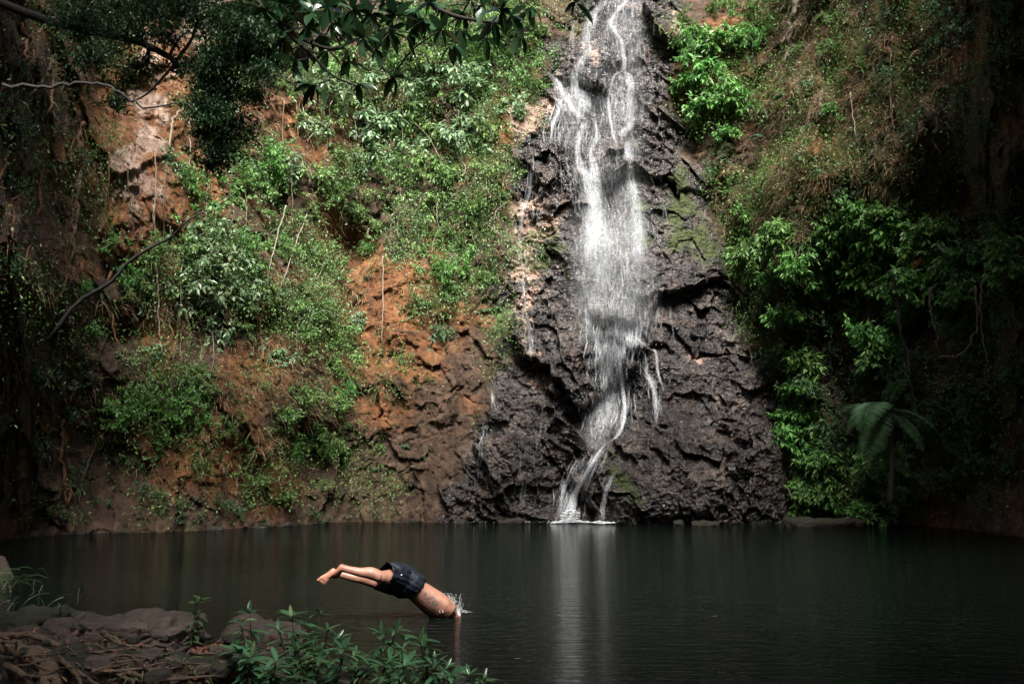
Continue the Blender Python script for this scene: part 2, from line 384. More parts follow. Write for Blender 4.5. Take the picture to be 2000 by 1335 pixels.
wet = mix(t, ramp(t, rust.outputs[0], [(.54, (0, 0, 0)), (.68, (.6, .6, .6))]), wet, (.105, .056, .040))
mossc = ramp(t, n2.outputs[0], [(.3, (.018, .028, .006)), (.7, (.075, .095, .022))])
def th(sock, lo, hi, amt=.35):
    x = math_(t, 'ADD', sock, math_(t, 'MULTIPLY', math_(t, 'SUBTRACT', n2.outputs[0], .5), amt * 2))
    m_ = nd(t, 'ShaderNodeMapRange'); m_.interpolation_type = 'SMOOTHSTEP'; m_.inputs[1].default_value = lo; m_.inputs[2].default_value = hi
    t.links.new(x, m_.inputs[0]); return m_.outputs[0]
col = mix(t, th(sc_.outputs[2], .3, .8), earth, org)
wf = th(sc_.outputs[0], .35, .65)
col = mix(t, wf, col, wet)
col = mix(t, th(va.outputs['Alpha'], .35, .75), col, pal)
spk = noise(t, 28, 5, .8, v); col = mix(t, math_(t, 'MULTIPLY', wf, ramp(t, spk.outputs[0], [(.60, (0, 0, 0)), (.70, (.55, .55, .55))])), col, (.36, .33, .31))
mf = th(sc_.outputs[1], .35, .8)
col = mix(t, mf, col, mossc)
n5 = ramp(t, n4.outputs[0], [(.3, (.45, .45, .45)), (.65, (1.15, 1.15, 1.15))])
col = mix(t, .8, col, n5, 'MULTIPLY')
t.links.new(col, b.inputs['Base Color'])
rw = nd(t, 'ShaderNodeMapRange'); rw.inputs[1].default_value = .3; rw.inputs[2].default_value = .7; rw.inputs[3].default_value = .10; rw.inputs[4].default_value = .40
t.links.new(n2.outputs[0], rw.inputs[0])
rm = nd(t, 'ShaderNodeMix'); rm.inputs[2].default_value = .85; t.links.new(math_(t, 'MULTIPLY', wf, math_(t, 'SUBTRACT', 1.0, mf)), rm.inputs[0]); t.links.new(rw.outputs[0], rm.inputs[3])
t.links.new(rm.outputs[0], b.inputs['Roughness'])
def cheb(sc_v, rot, scl):
    c_ = nd(t, 'ShaderNodeTexCoord'); m_ = nd(t, 'ShaderNodeMapping'); m_.inputs['Scale'].default_value = sc_v; m_.inputs['Rotation'].default_value = rot
    wn = noise(t, 1.4, 4, .6, c_.outputs['Object']); ad = nd(t, 'ShaderNodeVectorMath', operation='MULTIPLY_ADD'); ad.inputs[1].default_value = (.35, .35, .35)
    t.links.new(wn.outputs['Color'], ad.inputs[0]); t.links.new(c_.outputs['Object'], ad.inputs[2]); t.links.new(ad.outputs[0], m_.inputs[0])
    v_ = nd(t, 'ShaderNodeTexVoronoi', distance='CHEBYCHEV'); v_.inputs['Scale'].default_value = scl; t.links.new(m_.outputs[0], v_.inputs['Vector']); return v_.outputs['Distance']
ch1 = cheb((1, 1, 1.5), (.3, .5, .4), 2.1); ch2 = cheb((1, 1, 1.7), (.7, .2, .9), 5.2); ch3 = cheb((1, 1, 1.3), (.1, .9, .5), 12.0)
n6 = noise(t, 42, 5, .75, v)
hr_ = math_(t, 'ADD', math_(t, 'MULTIPLY', ch1, 1.1), math_(t, 'ADD', math_(t, 'MULTIPLY', ch2, .55), math_(t, 'MULTIPLY', ch3, .28)))
hr_ = math_(t, 'ADD', hr_, math_(t, 'ADD', math_(t, 'MULTIPLY', n2.outputs[0], .25), math_(t, 'MULTIPLY', n6.outputs[0], .12)))
he_ = math_(t, 'ADD', math_(t, 'MULTIPLY', n3.outputs[0], .9), math_(t, 'ADD', math_(t, 'MULTIPLY', n4.outputs[0], .35), math_(t, 'MULTIPLY', ch2, .07)))
he_ = math_(t, 'ADD', he_, math_(t, 'MULTIPLY', n6.outputs[0], .2))
hm_ = nd(t, 'ShaderNodeMix'); t.links.new(wf, hm_.inputs[0]); t.links.new(he_, hm_.inputs[2]); t.links.new(hr_, hm_.inputs[3])
bump(t, b, hm_.outputs[0], 1.0, .19)
M['cliff'] = cm
cliff = mb.build('cliff', cm); tag(cliff, kind='structure')
zone_attr(cliff, np.stack([rock, np.clip(moss, 0, 1), np.clip(orange, 0, 1), np.clip(pale, 0, 1)], -1))

# ray casting onto the cliff
stp = 2
Pc = Pf[::stp, ::stp]; r_, c_ = Pc.shape[:2]; ii = np.arange(r_ * c_).reshape(r_, c_)
Fc = np.stack([ii[:-1, :-1], ii[:-1, 1:], ii[1:, 1:], ii[1:, :-1]], -1).reshape(-1, 4)
bvh = BVHTree.FromPolygons(Pc.reshape(-1, 3).tolist(), Fc.tolist())
EYE = Vector((0, 0, CAMH))
def hit(px_, py_, off=0.0):
    d = ray(px_, py_).normalized()
    loc, nrm, _, dist = bvh.ray_cast(EYE, d)
    if loc is None: return None, None
    if nrm.y > 0: nrm = -nrm
    return loc - d * off, nrm
# cliff grid normals for scattering
du = np.gradient(Pf, axis=1); dv = np.gradient(Pf, axis=0)
NG = np.cross(du, dv); AREA = np.linalg.norm(NG, axis=-1); NG = NG / AREA[..., None]
NG = np.where(NG[..., 1:2] > 0, -NG, NG)
PXF, PYF = proj(Pf)

# ---------------------------------------------------------------- water
wm, t, b = new_mat('pool_water')
v = mapping(t, (.9, 4.2, 1)); v2 = mapping(t, (1.6, 7.5, 1)); v3 = mapping(t, (.12, .35, 1))
a1 = noise(t, 2.2, 3, .5, v, .5); a2 = noise(t, 5.5, 3, .55, v2, .4); a3 = noise(t, 1.6, 2, .5, v3)
amp_ = math_(t, 'MULTIPLY_ADD', a3.outputs[0], 1.6)
hgt = math_(t, 'ADD', a1.outputs[0], math_(t, 'MULTIPLY', a2.outputs[0], .45))
b.inputs['Base Color'].default_value = (.0010, .0028, .0018, 1)
b.inputs['Specular IOR Level'].default_value = .08; b.inputs['Roughness'].default_value = .07
b.inputs['IOR'].default_value = 1.33
def rings(cx, cy, wl, rad, k_):
    c_ = nd(t, 'ShaderNodeTexCoord'); ds_ = nd(t, 'ShaderNodeVectorMath', operation='DISTANCE'); ds_.inputs[1].default_value = (cx, cy, 0); t.links.new(c_.outputs['Object'], ds_.inputs[0])
    dd_ = math_(t, 'ADD', ds_.outputs['Value'], math_(t, 'MULTIPLY', a3.outputs[0], .5)); sn = math_(t, 'SINE', math_(t, 'MULTIPLY', dd_, 2 * PI / wl)); fo_ = math_(t, 'SUBTRACT', 1.0, math_(t, 'DIVIDE', ds_.outputs['Value'], rad), True)
    return math_(t, 'MULTIPLY', sn, math_(t, 'MULTIPLY', fo_, k_))
hgt = math_(t, 'ADD', hgt, rings(-.70, 10.1, .22, 1.5, .22)); hgt = math_(t, 'ADD', hgt, rings(2.0, 30.2, .5, 7.0, .5))
bump(t, b, hgt, 1.0, .11)
g = MB(); gx = np.linspace(-42, 42, 60); gy = np.linspace(-2, 46, 40)
GX, GY = np.meshgrid(gx, gy); ii = np.arange(GX.size).reshape(GX.shape)
g.add(np.stack([GX, GY, GX * 0], -1), np.stack([ii[:-1, :-1], ii[:-1, 1:], ii[1:, 1:], ii[1:, :-1]], -1).reshape(-1, 4))
water = g.build('water', wm); tag(water, kind='structure')

# ---------------------------------------------------------------- near bank
def gz(X, Y):
    X = np.asarray(X, float); Y = np.asarray(Y, float)
    # shoreline distance: bank reaches Ys(X)
    Ys = np.interp(X, [-14, -7.2, -6.0, -4.6, -3.3, -2.55, -2.2, -1.9, -1.2, -.3, .3, 2.0, 6, 14], [16, 14.5, 11.3, 9.2, 8.3, 7.8, 6.9, 6.5, 6.9, 6.3, 5.9, 5.0, 4.4, 4.6])
    d = Ys - Y
    z = .26 * (1 - np.exp(-np.clip(d, 0, None) / .9)) - .5 * (1 - np.exp(np.clip(d, None, 0) / 1.2)) - .02
    z = z + .30 * sstep(-6.1, -7.6, X) * sstep(19, 11, Y) * sstep(0, 1.5, d) + .05 * np.clip(-X - 3, 0, 6) * (d > 0)
    z = z + 1.6 * sstep(-8, -13, X) * sstep(0, 2, d)
    z = z + (.07 + .2 * sstep(-5.5, -7, X)) * fbm(np.stack([X, Y, X * 0], -1), 4, 1.3) * sstep(-.8, .5, d)
    return z
g = MB(); gx = np.concatenate([np.linspace(-16, -6, 60, endpoint=False), np.linspace(-6, 3, 300, endpoint=False), np.linspace(3, 16, 40)])
gy = np.concatenate([np.linspace(-14, 3, 40, endpoint=False), np.linspace(3, 10, 240, endpoint=False), np.linspace(10, 22, 70)])
GX, GY = np.meshgrid(gx, gy); GZ = gz(GX, GY) + .05 * facets(GX * 3, GY * 3, 5)[0] * .5 + .02 * fbm(np.stack([GX, GY, GX * 0], -1), 3, 6)
ii = np.arange(GX.size).reshape(GX.shape)
g.add(np.stack([GX, GY, GZ], -1), np.stack([ii[:-1, :-1], ii[:-1, 1:], ii[1:, 1:], ii[1:, :-1]], -1).reshape(-1, 4))
gm, t, b = new_mat('bank_soil'); v = mapping(t, (1, 1, 1)); n1 = noise(t, 3, 9, .7, v); n2 = noise(t, 22, 6, .7, v)
c0 = ramp(t, n1.outputs[0], [(.3, (.02, .014, .009)), (.5, (.06, .04, .026)), (.7, (.115, .08, .055))])
t.links.new(mix(t, .7, c0, ramp(t, n2.outputs[0], [(.3, (.4, .4, .4)), (.7, (1.2, 1.2, 1.2))]), 'MULTIPLY'), b.inputs['Base Color'])
b.inputs['Roughness'].default_value = .75; bump(t, b, math_(t, 'ADD', n1.outputs[0], n2.outputs[0]), .8, .05)
bank = g.build('bank', gm); tag(bank, kind='structure')

# hillside that closes the gorge behind the camera
g = MB(); pa = np.radians(np.linspace(64, 296, 120)); rr_ = np.linspace(0, 1, 40)
PA, RR = np.meshgrid(pa, rr_)
prof = 12 + 6 * np.cos(PA - PI) * 0
rad_ = 7.5 + 10 * sstep(1.2, 2.2, np.minimum(PA, 2 * PI - PA)) + RR * 22; hz_ = -.6 + 22 * RR ** .8 + 4 * sstep(1.9, 1.1, np.minimum(PA, 2 * PI - PA)) * RR
PX_ = np.sin(PA) * rad_; PY_ = np.cos(PA) * rad_; hz_ = hz_ + fbm(np.stack([PX_, PY_, hz_], -1), 4, .15) * 3 * RR
ii = np.arange(PA.size).reshape(PA.shape)
g.add(np.stack([PX_, PY_, hz_], -1), np.stack([ii[:-1, :-1], ii[:-1, 1:], ii[1:, 1:], ii[1:, :-1]], -1).reshape(-1, 4))
hm, t, b = new_mat('forest_floor'); v = mapping(t, (1, 1, 1)); n1 = noise(t, 1.2, 8, .7, v)
t.links.new(ramp(t, n1.outputs[0], [(.35, (.012, .018, .007)), (.65, (.06, .06, .025))]), b.inputs['Base Color']); b.inputs['Roughness'].default_value = .9
bump(t, b, n1.outputs[0], 1, .4)
hill = g.build('hillside', hm); tag(hill, kind='structure')
# ---------------------------------------------------------------- labels that single things out
PENDING = []       # (object, description, category, px, py, where)
def where_cliff(px, py):
    if px < 230: a = 'dark far-left cliff'
    elif px < 600: a = 'orange left cliff'
    elif px < 1010: a = 'brown cliff left of waterfall'
    elif px < 1340: a = 'wet rock beside waterfall'
    elif px < 1490: a = 'gully right of waterfall'
    elif px < 1760: a = 'bank right of waterfall'
    else: a = 'dark far-right bank'
    h = 'top of' if py < 150 else 'upper part of' if py < 380 else 'middle of' if py < 640 else 'lower part of' if py < 880 else 'foot of'
    return '%s %s' % (h, a)
def later(o, desc, cat, px, py, group=None, where=None, prep='on'):
    PENDING.append((o, desc, cat, px, py, (prep + ' ' + (where or where_cliff(px, py))).strip(), group))
ORD = ['first', 'second', 'third', 'fourth', 'fifth', 'sixth', 'seventh', 'eighth', 'ninth', 'tenth', 'eleventh', 'twelfth', 'thirteenth', 'fourteenth', 'fifteenth', 'sixteenth', 'seventeenth', 'eighteenth', 'nineteenth', 'twentieth']
def flush_labels():
    d = {}
    for e in PENDING: d.setdefault((e[1], e[5]), []).append(e)
    for (desc, wh), L_ in d.items():
        L_.sort(key=lambda e: e[3]); n = len(L_)
        for i, e in enumerate(L_):
            if n == 1: lab = '%s %s' % (desc, wh)
            elif n == 2: lab = '%s %s, %s one of two' % (desc, wh, ['left', 'right'][i])
            elif n <= 20: lab = '%s %s, %s from left' % (desc, wh, ORD[i] if i else 'leftmost')
            else: lab = '%s %s' % (desc, wh)
            if n > 1 and n <= 20: lab = lab.replace(', leftmost from left', ', leftmost')
            tag(e[0], lab, e[2], e[6])

def copy_tree(o, parent=None):
    c = o.copy(); C.objects.link(c)
    if parent is not None: c.parent = parent
    for ch in o.children: copy_tree(ch, c)
    return c

# ---------------------------------------------------------------- plant prototypes; origin on the cliff, -Y is away from it
def unit(v): v = np.asarray(v, float); return v / np.linalg.norm(v)
def grow(seed, nstem=7, L_=.8, up=.5, spread=1.0, droop=.35, ntw=5, tw=.3, lpt=9, ll=.09, lw=.035, hi=0, stem_r=.010, face=.5, whorl=False, out=1.0):
    r = np.random.default_rng(seed); st = MB(); P, D, N, LL = [], [], [], []
    def seg(p, d, ln, dr, n=7):
        pts = [p]; d = d.copy()
        for _ in range(n):
            d = unit(d + np.array([0, 0, -dr / n]) + r.normal(size=3) * .10); p = p + d * ln / n; pts.append(p)
        return pts, d
    for _ in range(nstem):
        d = unit([r.normal() * spread, -out * abs(r.normal() * .5 + .8), up + r.normal() * .45])
        pts, _d = seg(np.array([r.normal() * .06, .08, r.normal() * .06]), d, L_ * r.uniform(.6, 1.15), droop)
        tube(st, pts, np.linspace(stem_r, stem_r * .4, len(pts)), 5)
        for q in range(ntw):
            k_ = r.integers(2, len(pts)); b0 = pts[k_]; dd = unit(pts[k_] - pts[k_ - 1] + r.normal(size=3) * .7)
            tp, _d2 = seg(b0, dd, tw * r.uniform(.6, 1.3), droop * .9, 5)
            tube(st, tp, np.linspace(stem_r * .45, stem_r * .2, len(tp)), 4)
            tp = np.array(tp); 
            for i in range(lpt):
                u = (r.uniform(.8, 1.0) if whorl else r.uniform(.1, 1)) * (len(tp) - 1); a = int(min(u, len(tp) - 2)); p = tp[a] + (tp[a + 1] - tp[a]) * (u - a)
                ax = unit(tp[a + 1] - tp[a]); sd_ = unit(np.cross(ax, r.normal(size=3)))
                P.append(p); D.append(unit(ax * (.25 if whorl else .6) + sd_ * .9 + np.array([0, -.15, -droop * .6])))
                N.append(unit([r.normal() * .35, -face + r.normal() * .3, 1 + r.normal() * .2])); LL.append(ll * r.uniform(.6, 1.25))
    LL = np.array(LL); fo = MB(); leaves(fo, P, D, N, LL, LL * lw / ll, hi, .2)
    return st, fo
def fern_frond(r, st, P, D, N, LL, p, d, ln, dr=1.0, n=26, pin=.16):
    pts = [p]; dd = d.copy()
    for i in range(n):
        dd = unit(dd + np.array([0, 0, -dr / n * (1 + i / n)])); p = p + dd * ln / n; pts.append(p)
    tube(st, pts, np.linspace(.008, .002, len(pts)), 4)
    for i in range(2, n + 1):
        ax = unit(pts[i] - pts[i - 1]); s_ = unit(np.cross(ax, [0, 0, 1.0])); nn = unit(np.cross(s_, ax)); u = i / n
        l = pin * ln * 2 * math.sin(PI * min(1, .12 + u * .88)) ** .7
        for sg in (-1, 1):
            P.append(pts[i]); D.append(unit(s_ * sg + ax * .35 - nn * .12)); N.append(nn + r.normal(size=3) * .1); LL.append(l * r.uniform(.9, 1.1))
def make_fern(seed, nf=9, ln=.6, up=.8, out=1.0, pin=.16, n=22):
    r = np.random.default_rng(seed); st = MB(); P, D, N, LL = [], [], [], []
    for q in range(nf):
        a = (q + r.random() * .5) / nf * PI * 1.2 - PI * .1
        d = unit([math.cos(a), -out * math.sin(a) - .3, up * r.uniform(.5, 1.2)])
        fern_frond(r, st, P, D, N, LL, np.zeros(3), d, ln * r.uniform(.7, 1.1), 1.2, n, pin)
    LL = np.array(LL); fo = MB(); leaves(fo, P, D, N, LL, np.maximum(LL * .26, .008), 0, .1); return st, fo
def make_curtain(seed, ns=16, L_=1.8, w=.8, ll=.07, dens=26):
    r = np.random.default_rng(seed); st = MB(); P, D, N, LL = [], [], [], []
    for _ in range(ns):
        x = r.normal() * w * .5; ln = L_ * r.uniform(.35, 1.1)
        pts = [np.array([x, -.1, .1])]; d = unit([r.normal() * .3, -.5, -.2]); n = 12
        for i in range(n):
            d = unit(d + np.array([0, .03, -.35]) + r.normal(size=3) * .12); pts.append(pts[-1] + d * ln / n)
        tube(st, pts, np.linspace(.008, .003, len(pts)), 4); pts = np.array(pts)
        for i in range(dens):
            u = r.uniform(0, len(pts) - 1.01); a = int(u); P.append(pts[a] + (pts[a + 1] - pts[a]) * (u - a))
            D.append(unit([r.normal(), -.5 + r.normal() * .4, -.5 + r.normal() * .3])); N.append(unit([r.normal() * .4, -.9, .7])); LL.append(ll * r.uniform(.5, 1.2))
    LL = np.array(LL); fo = MB(); leaves(fo, P, D, N, LL, LL * .5, 0, .2); return st, fo
def make_grass(seed, nb=70, L_=.55, w=.012, hang=1.0, spread=.16):
    r = np.random.default_rng(seed); P, D, N, LL = [], [], [], []
    mbg = MB()
    for _ in range(nb):
        p = np.array([r.normal() * spread, 0, r.normal() * .05]); d = unit([r.normal() * .6, -1, .7 + r.normal() * .4]); ln = L_ * r.uniform(.5, 1.2); pts = [p]; n = 5
        for i in range(n):
            d = unit(d + np.array([0, .05, -hang * .55]) ); pts.append(pts[-1] + d * ln / n)
        pts = np.array(pts); ww = w * np.array([1, 1, .9, .7, .4, .05]); s_ = unit(np.cross(pts[2] - pts[0], r.normal(size=3) * .4 + [0, -1, .3]))
        V = np.stack([pts - s_ * ww[:, None] / 2, pts + s_ * ww[:, None] / 2], 1).reshape(-1, 3)
        F_ = [[2 * i, 2 * i + 1, 2 * i + 3, 2 * i + 2] for i in range(n)]; mbg.add(V, F_)
    return mbg

PROTO = {}
def proto(key, name, st, fo, sm, fm, sname='stem', fname='foliage'):
    e = empty(name)
    if st is not None: st.build(sname, sm, e)
    fo.build(fname, fm, e, smooth=False)
    PROTO[key] = [e, False, name]
def plant(key, loc, rz=0, sc=1.0, rx=0.0, flip=False):
    pr = PROTO[key]
    if not pr[1]: o = pr[0]; pr[1] = True
    else: o = copy_tree(pr[0])
    o.location = loc; o.rotation_euler = (rx, 0, rz); o.scale = (sc, sc, sc)
    return o
for i in range(3):
    st, fo = grow(100 + i, 9, .75, .4, 1.0, .5, 7, .32, 18, .098, .042, out=.9); proto('bush%d' % i, 'small_leaved_shrub', st, fo, M['bark'], M['leaf'])
    st, fo = grow(110 + i, 7, .8, .25, 1.0, .9, 6, .35, 13, .16, .07); proto('broad%d' % i, 'broad_leaved_shrub', st, fo, M['bark'], M['leaf_pale'])
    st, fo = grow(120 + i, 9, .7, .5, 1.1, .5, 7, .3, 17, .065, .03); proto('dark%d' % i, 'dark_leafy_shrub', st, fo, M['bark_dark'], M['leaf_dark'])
    st, fo = grow(130 + i, 8, .8, .6, 1.1, .45, 8, .35, 18, .105, .032); proto('emer%d' % i, 'emerald_shrub', st, fo, M['bark'], M['leaf_emerald'])
    st, fo = make_fern(140 + i, 10, .55); proto('fern%d' % i, 'fern', st, fo, M['bark'], M['fern'], 'stalk', 'frond')
    st, fo = make_curtain(150 + i); proto('vine%d' % i, 'trailing_vine', st, fo, M['bark'], M['leaf'], 'stem', 'foliage')
    st, fo = grow(160 + i, 5, .5, .8, 1.0, .7, 4, .2, 7, .20, .085, hi=0, whorl=True); proto('bigl%d' % i, 'large_leaved_plant', st, fo, M['bark'], M['leaf_pale'])
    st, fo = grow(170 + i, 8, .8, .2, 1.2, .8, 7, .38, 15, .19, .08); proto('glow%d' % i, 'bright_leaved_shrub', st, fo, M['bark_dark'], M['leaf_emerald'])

DESC = {'bush': ('small-leaved green shrub', 'shrub', 'small-leaved shrubs on the cliff'), 'broad': ('pale green broad-leaved shrub', 'shrub', 'pale broad-leaved shrubs on the cliff'),
        'dark': ('dark green leafy shrub', 'shrub', 'dark shrubs in the shade'), 'emer': ('feathery green shrub', 'shrub', 'feathery shrubs on the cliff'),
        'fern': ('green fern clump', 'fern', 'ferns on the cliff'), 'vine': ('leafy vine hanging down', 'vine', 'leafy vines on the cliff'),
        'bigl': ('plant with large pale leaves', 'plant', 'large-leaved plants on the cliff'), 'glow': ('bright green glossy-leaved shrub', 'shrub', 'bright shrubs on the shaded bank')}
def put(kind, px, py, size, off=.0, v=None):
    """size: radius of the plant in photo pixels"""
    loc, nrm = hit(px, py, off)
    if loc is None: return
    i = int(rng.integers(0, 3)) if v is None else v
    base = {'vine': 1.2}.get(kind, .8)
    sc = size * loc.y / FPX / base
    az = math.atan2(nrm.x, -nrm.y) * .6 + rng.normal() * .35
    o = plant('%s%d' % (kind, i), loc + Vector((0, .1, -.15 * sc)), az, sc * rng.uniform(.9, 1.1))
    d = DESC[kind]; later(o, d[0], d[1], px, py, d[2]); return o

# --- the shrubs of the left cliff, traced by place and size
for kk, px_, py_, s_ in [
    # upper middle mass
    ('bush', 620, 130, 60), ('bush', 690, 100, 65), ('bush', 760, 60, 60), ('bush', 830, 110, 60), ('bush', 880, 60, 65), ('bush', 950, 90, 70), ('bush', 1010, 50, 70), ('bush', 1040, 20, 55),
    ('broad', 735, 150, 60), ('broad', 800, 180, 55), ('broad', 900, 160, 60), ('bush', 960, 170, 60), ('bush', 1010, 140, 50), ('broad', 700, 220, 55), ('broad', 760, 230, 60), ('bush', 840, 210, 65),
    ('broad', 900, 230, 60), ('bush', 950, 250, 55), ('bush', 870, 270, 65), ('broad', 790, 290, 50), ('bush', 640, 260, 60), ('bush', 660, 300, 50), ('broad', 720, 300, 40), ('bush', 830, 330, 60), ('bush', 900, 340, 60),
    ('broad', 590, 240, 45), ('bush', 590, 190, 55), ('bush', 560, 170, 40), ('emer', 930, 400, 50), ('bush', 860, 390, 50), ('bush', 800, 350, 45), ('bush', 960, 330, 40), ('emer', 650, 360, 45), ('bush', 610, 330, 40),
    ('bush', 745, 380, 38), ('bush', 745, 440, 35), ('emer', 880, 450, 50), ('emer', 920, 500, 60), ('emer', 860, 520, 50), ('bush', 820, 490, 38), ('emer', 940, 540, 35), ('bush', 890, 560, 32),
    ('vine', 690, 330, 45), ('vine', 880, 300, 60), ('vine', 960, 200, 50), ('vine', 820, 410, 50), ('vine', 930, 300, 50),
    # left column of green
    ('emer', 500, 320, 70), ('emer', 440, 350, 60), ('emer', 380, 380, 55), ('emer', 530, 290, 50), ('emer', 360, 340, 40), ('bigl', 335, 325, 38), ('bush', 430, 420, 50), ('broad', 400, 440, 45), ('bush', 350, 470, 50),
    ('broad', 420, 500, 55), ('broad', 390, 550, 60), ('broad', 450, 560, 55), ('bush', 350, 540, 50), ('bush', 480, 510, 45), ('broad', 430, 620, 50), ('bush', 380, 620, 45), ('bush', 480, 600, 45), ('broad', 440, 660, 30),
    ('bush', 520, 560, 45), ('bush', 560, 500, 45), ('bush', 590, 560, 45), ('bush', 610, 480, 40), ('bush', 540, 440, 40), ('emer', 250, 520, 40), ('bigl', 272, 600, 36), ('bigl', 195, 395, 28), ('emer', 215, 470, 38),
    ('broad', 235, 690, 34), ('bush', 260, 640, 30), ('emer', 290, 790, 75), ('emer', 340, 780, 60), ('emer', 250, 800, 50), ('bush', 380, 720, 40), ('vine', 400, 690, 45), ('vine', 350, 600, 55),
    ('bush', 570, 590, 40), ('bush', 580, 640, 40), ('bush', 640, 640, 50), ('bush', 690, 660, 50), ('bush', 700, 700, 40), ('bush', 640, 700, 45), ('bush', 590, 700, 45), ('fern', 700, 615, 30), ('broad', 545, 680, 30), ('bigl', 530, 710, 24),
    ('bush', 520, 760, 38), ('bush', 580, 760, 45), ('emer', 600, 850, 55), ('emer', 640, 880, 40), ('emer', 570, 870, 35), ('bush', 680, 830, 28), ('bush', 550, 800, 35), ('fern', 790, 865, 22), ('fern', 735, 910, 18),
    ('bush', 805, 600, 30), ('bush', 860, 640, 30), ('bush', 830, 590, 28), ('dark', 840, 740, 22), ('dark', 60, 720, 50), ('dark', 110, 750, 50), ('dark', 130, 800, 40), ('bush', 970, 620, 24), ('fern', 945, 600, 20),
    ('broad', 330, 300, 30), ('bush', 300, 560, 35), ('dark', 200, 980, 40), ('dark', 300, 960, 45), ('dark', 100, 990, 45), ('dark', 350, 1000, 40), ('dark', 180, 860, 40), ('dark', 420, 980, 30), ('bush', 470, 850, 25),
    ('bush', 1000, 330, 28), ('bush', 985, 380, 24), ('emer', 1010, 100, 45), ('bush', 1060, 60, 40), ('bush', 1045, 110, 35), ('bush', 600, 400, 35), ('bush', 680, 400, 32), ('bush', 520, 640, 30), ('dark', 610, 1000, 22),
    # right side
    ('glow', 1370, 60, 50), ('glow', 1400, 130, 50), ('glow', 1430, 60, 55), ('glow', 1390, 190, 45), ('glow', 1440, 180, 50), ('glow', 1350, 150, 36), ('bigl', 1470, 110, 30), ('emer', 1400, 20, 45), ('emer', 1470, 20, 45), ('bigl', 1500, 230, 26),
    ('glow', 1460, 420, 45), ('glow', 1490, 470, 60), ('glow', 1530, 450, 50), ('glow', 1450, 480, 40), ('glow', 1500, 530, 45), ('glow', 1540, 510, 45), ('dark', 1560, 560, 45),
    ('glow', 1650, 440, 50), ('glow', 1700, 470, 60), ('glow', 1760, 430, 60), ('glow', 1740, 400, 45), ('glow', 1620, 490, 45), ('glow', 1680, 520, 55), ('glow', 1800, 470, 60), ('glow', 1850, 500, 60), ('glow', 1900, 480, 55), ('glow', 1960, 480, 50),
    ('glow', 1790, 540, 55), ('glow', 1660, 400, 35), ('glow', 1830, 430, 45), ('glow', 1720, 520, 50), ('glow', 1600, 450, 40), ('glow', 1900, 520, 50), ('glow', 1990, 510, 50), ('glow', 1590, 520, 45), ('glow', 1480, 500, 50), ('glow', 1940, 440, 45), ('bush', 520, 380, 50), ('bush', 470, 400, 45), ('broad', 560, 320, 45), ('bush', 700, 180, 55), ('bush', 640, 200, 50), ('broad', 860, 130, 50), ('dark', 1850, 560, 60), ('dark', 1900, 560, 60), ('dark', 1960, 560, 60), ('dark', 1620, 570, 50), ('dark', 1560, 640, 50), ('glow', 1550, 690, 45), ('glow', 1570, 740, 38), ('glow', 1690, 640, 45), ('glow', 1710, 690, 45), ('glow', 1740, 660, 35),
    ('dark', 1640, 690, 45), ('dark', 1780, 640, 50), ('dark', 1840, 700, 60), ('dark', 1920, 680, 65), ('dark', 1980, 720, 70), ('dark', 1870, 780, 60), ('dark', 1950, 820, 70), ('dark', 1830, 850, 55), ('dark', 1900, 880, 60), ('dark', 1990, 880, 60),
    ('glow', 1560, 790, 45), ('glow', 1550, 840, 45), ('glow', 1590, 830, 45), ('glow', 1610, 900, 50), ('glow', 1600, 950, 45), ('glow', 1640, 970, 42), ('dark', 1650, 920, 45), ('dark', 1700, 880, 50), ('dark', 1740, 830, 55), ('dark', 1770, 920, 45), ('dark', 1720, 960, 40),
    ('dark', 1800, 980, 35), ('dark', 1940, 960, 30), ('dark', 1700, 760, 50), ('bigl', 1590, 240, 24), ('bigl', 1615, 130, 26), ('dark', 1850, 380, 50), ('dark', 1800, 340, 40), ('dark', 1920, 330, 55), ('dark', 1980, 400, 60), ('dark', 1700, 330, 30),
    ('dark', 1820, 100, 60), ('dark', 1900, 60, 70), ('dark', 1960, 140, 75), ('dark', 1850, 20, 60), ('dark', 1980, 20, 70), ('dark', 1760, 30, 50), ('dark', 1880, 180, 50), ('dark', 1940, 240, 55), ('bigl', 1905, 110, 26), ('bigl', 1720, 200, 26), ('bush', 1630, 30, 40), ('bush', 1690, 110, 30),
    ('dark', 30, 500, 50), ('dark', 40, 620, 50), ('dark', 20, 360, 50), ('dark', 100, 60, 60), ('dark', 200, 30, 55), ('dark', 40, 120, 50), ('dark', 150, 300, 40), ('dark', 30, 240, 50),
]: put(kk, px_ , py_, s_ * (1.25 if px_ < 1100 else 1.15), off=(1.0 if px_ > 1480 and 380 < py_ < 960 and kk == 'glow' else .0))

